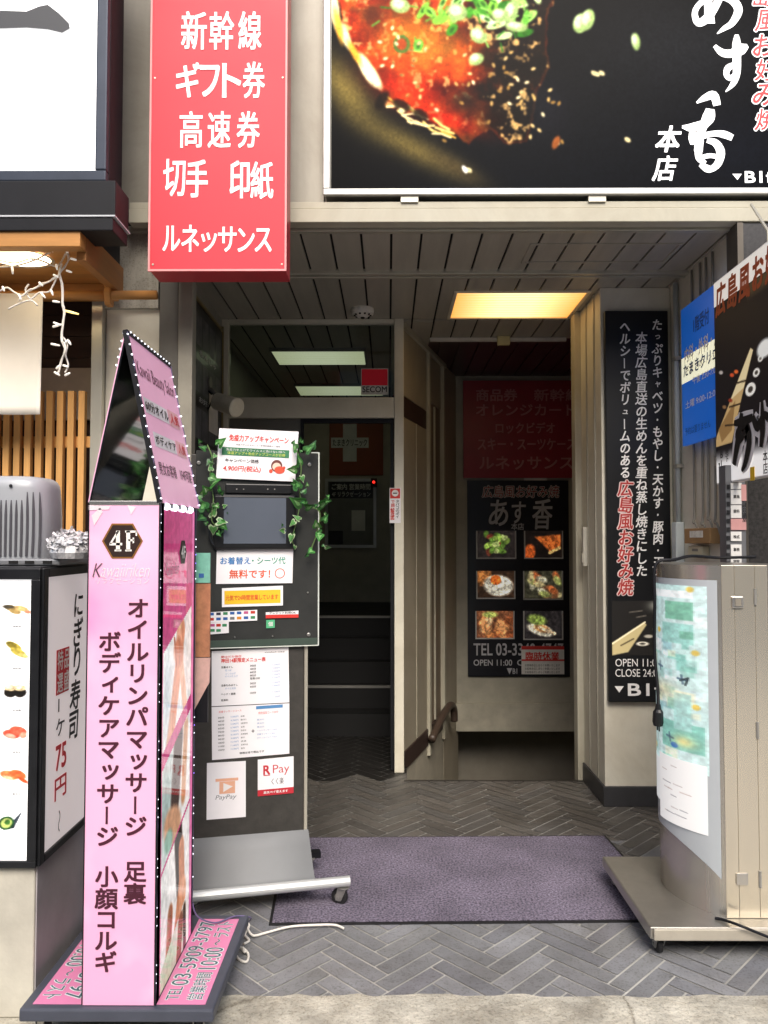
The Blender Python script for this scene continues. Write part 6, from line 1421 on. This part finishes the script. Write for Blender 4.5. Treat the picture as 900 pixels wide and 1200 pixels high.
# posters on the curved side: painted sheet bent over the arc
def bent(t, z, d):
    t = min(max(t, 0.), 1.); p = arc(t, .007+d); return (p.x, p.y, z)
def poster(name, t0, z0, t1, z1, cv, d, mat):     # t falls towards the viewer's right
    g_ = cv.p.mean(2, keepdims=True); cv.p = np.clip(cv.p*.75+g_*.25, 0, 1)**1.35*.9
    return cv.build(name, None, (t0, z0, t1, z1), mat, ST, d, bent)
m_pp = M_print('poster_print', .45)
cv = Canvas(72, 200, '#d3ebe9'); R8 = random.Random(4)
nA = cv.noise(26, 3, 4); cv.mix(np.clip((nA-.45)*1.5, 0, .7), '#bfe6e2')
for k in range(70): cv.poly([(x_, y_) for x_, y_ in (lambda x, y, w, h: ((x, y), (x+w, y), (x+w, y+h), (x, y+h)))(R8.uniform(0, 60), R8.uniform(20, 190), R8.uniform(5, 18), R8.uniform(4, 13))], R8.choice(['#7fd0c0', '#a6e0d8', '#cdeee8', '#f4fafa', '#9ad6c6', '#d8eef4', '#9ad4dc', '#f0f0d0']), 2, .6)
for x, y, w, h, c in ((6, 14, 16, 36, '#9cd2ba'), (40, 18, 24, 20, '#86cdb0'), (36, 42, 28, 22, '#a4ded4'), (54, 50, 10, 8, '#8acdb4'), (4, 150, 14, 24, '#8fc8c8'), (34, 150, 36, 30, '#8ed4c4'), (4, 62, 30, 14, '#eef6f6'), (48, 118, 14, 40, '#b4e2dc'), (4, 6, 60, 8, '#f6fafa')): cv.poly([(x, y), (x+w, y), (x+w, y+h), (x, y+h)], c, 1.5, .9)
for x, y in ((28, 92), (52, 102), (26, 120), (12, 96), (40, 168), (22, 160)): cv.line([(x, y), (x+7, y+1)], 2.2, '#5a7a94', 1.2, .8); cv.line([(x+3, y-4), (x+4, y+5)], 1.6, '#5a7a94', 1.2, .8)
cv.ell(48, 176, 3.4, 3, '#4a8ad8'); cv.line([(54, 104), (60, 100), (58, 108)], 1.6, '#4a5a60'); cv.line([(14, 20), (22, 20), (18, 32)], 2, '#4d9a80')
cv.glow(36, 118, 16, 10, '#f2e8c0', .8); cv.glow(56, 170, 8, 6, '#f0e49a', .9)
for x, y in ((21, 10), (62, 4), (65, 72), (65, 130), (30, 52), (18, 186)): cv.ell(x, y, 2.6, 3.0, '#f2d668', 0, 1.5)
cv.grain(.12, 4, 6)
poster('upper_poster', .80, .62, .06, 1.325, cv, .002, m_pp)
cv = Canvas(40, 80, '#eef0f0')
for x, y, w, h, c in ((5, 6, 4, 50, '#7ab4b8'), (11, 6, 3, 52, '#a8d0d4'), (16, 4, 3, 50, '#6a9aa4'), (4, 52, 16, 12, '#b4e0d8')): cv.poly([(x, y), (x+w, y), (x+w, y+h), (x, y+h)], c, 1.5, .9)
poster('side_poster', .80, .46, .46, .63, cv, .0035, m_pp)
cv = Canvas(60, 90, '#f4f3f1')
for i in range(9):
    y = 12+8*i
    if i in (2, 6): continue
    for k in range(R8.randint(1, 3)): x = R8.uniform(6, 38); cv.line([(x, y), (x+R8.uniform(6, 14), y+.5)], 1.1, R8.choice(['#c4b8b4', '#9a9aa0', '#c8b0a8']), 1, .8)
poster('notice_sheet', .50, .40, .07, .655, cv, .005, m_pp)
# black cord with plug hanging over the stand
b = MB(); zz = ZT+.008
b.tube(smoothed([Vector((1.55, 3.25, 1.43)), Vector((1.42, 3.30, zz+.012)), Vector((1.28, 3.25, zz+.02)), Vector((1.17, 3.14, zz+.008)), Vector((arc(.52).x-.014, arc(.52).y, ZT-.004)), Vector((arc(.52).x-.02, arc(.52).y-.0, 1.25)), Vector((arc(.52).x-.02, arc(.52).y+.01, 1.05)), Vector((arc(.52).x-.02, arc(.48).y, .9)), Vector((arc(.5).x-.024, arc(.45).y, .84))]), .0065, 8)
pc = T('power_lead', 'black power lead with plug hanging over the stainless sign stand', 'cord', (1.1, 3.13, .8))
b.build('cable', m_dark, pc, smooth=True)
pp = Vector((arc(.5).x-.024, arc(.45).y, .845)); b = MB(); b.lathe(pp, (0.0, .05, -1), [(0, .009), (.02, .013), (.03, .02), (.07, .022), (.085, .018), (.086, .004)], 12); b.tube([pp+Vector((.0, -.008, -.08)), pp+Vector((0, -.008, -.105))], .003, 6); b.tube([pp+Vector((0, .012, -.08)), pp+Vector((0, .012, -.105))], .003, 6); b.build('plug', M('black_plastic'), pc)
b = MB(); b.tube(smoothed([P(838, 1076, 2.86), P(848, 1078, 2.84)-Vector((0, 0, .0)), P(868, 1085, 2.775), P(890, 1094, 2.77), P(905, 1100, 2.77), P(930, 1110, 2.78)]), .005, 8)
tag(b.build('drooping_cable', m_dark, smooth=True), 'black cord drooping over the front bar of the stainless stand platform', 'cord')
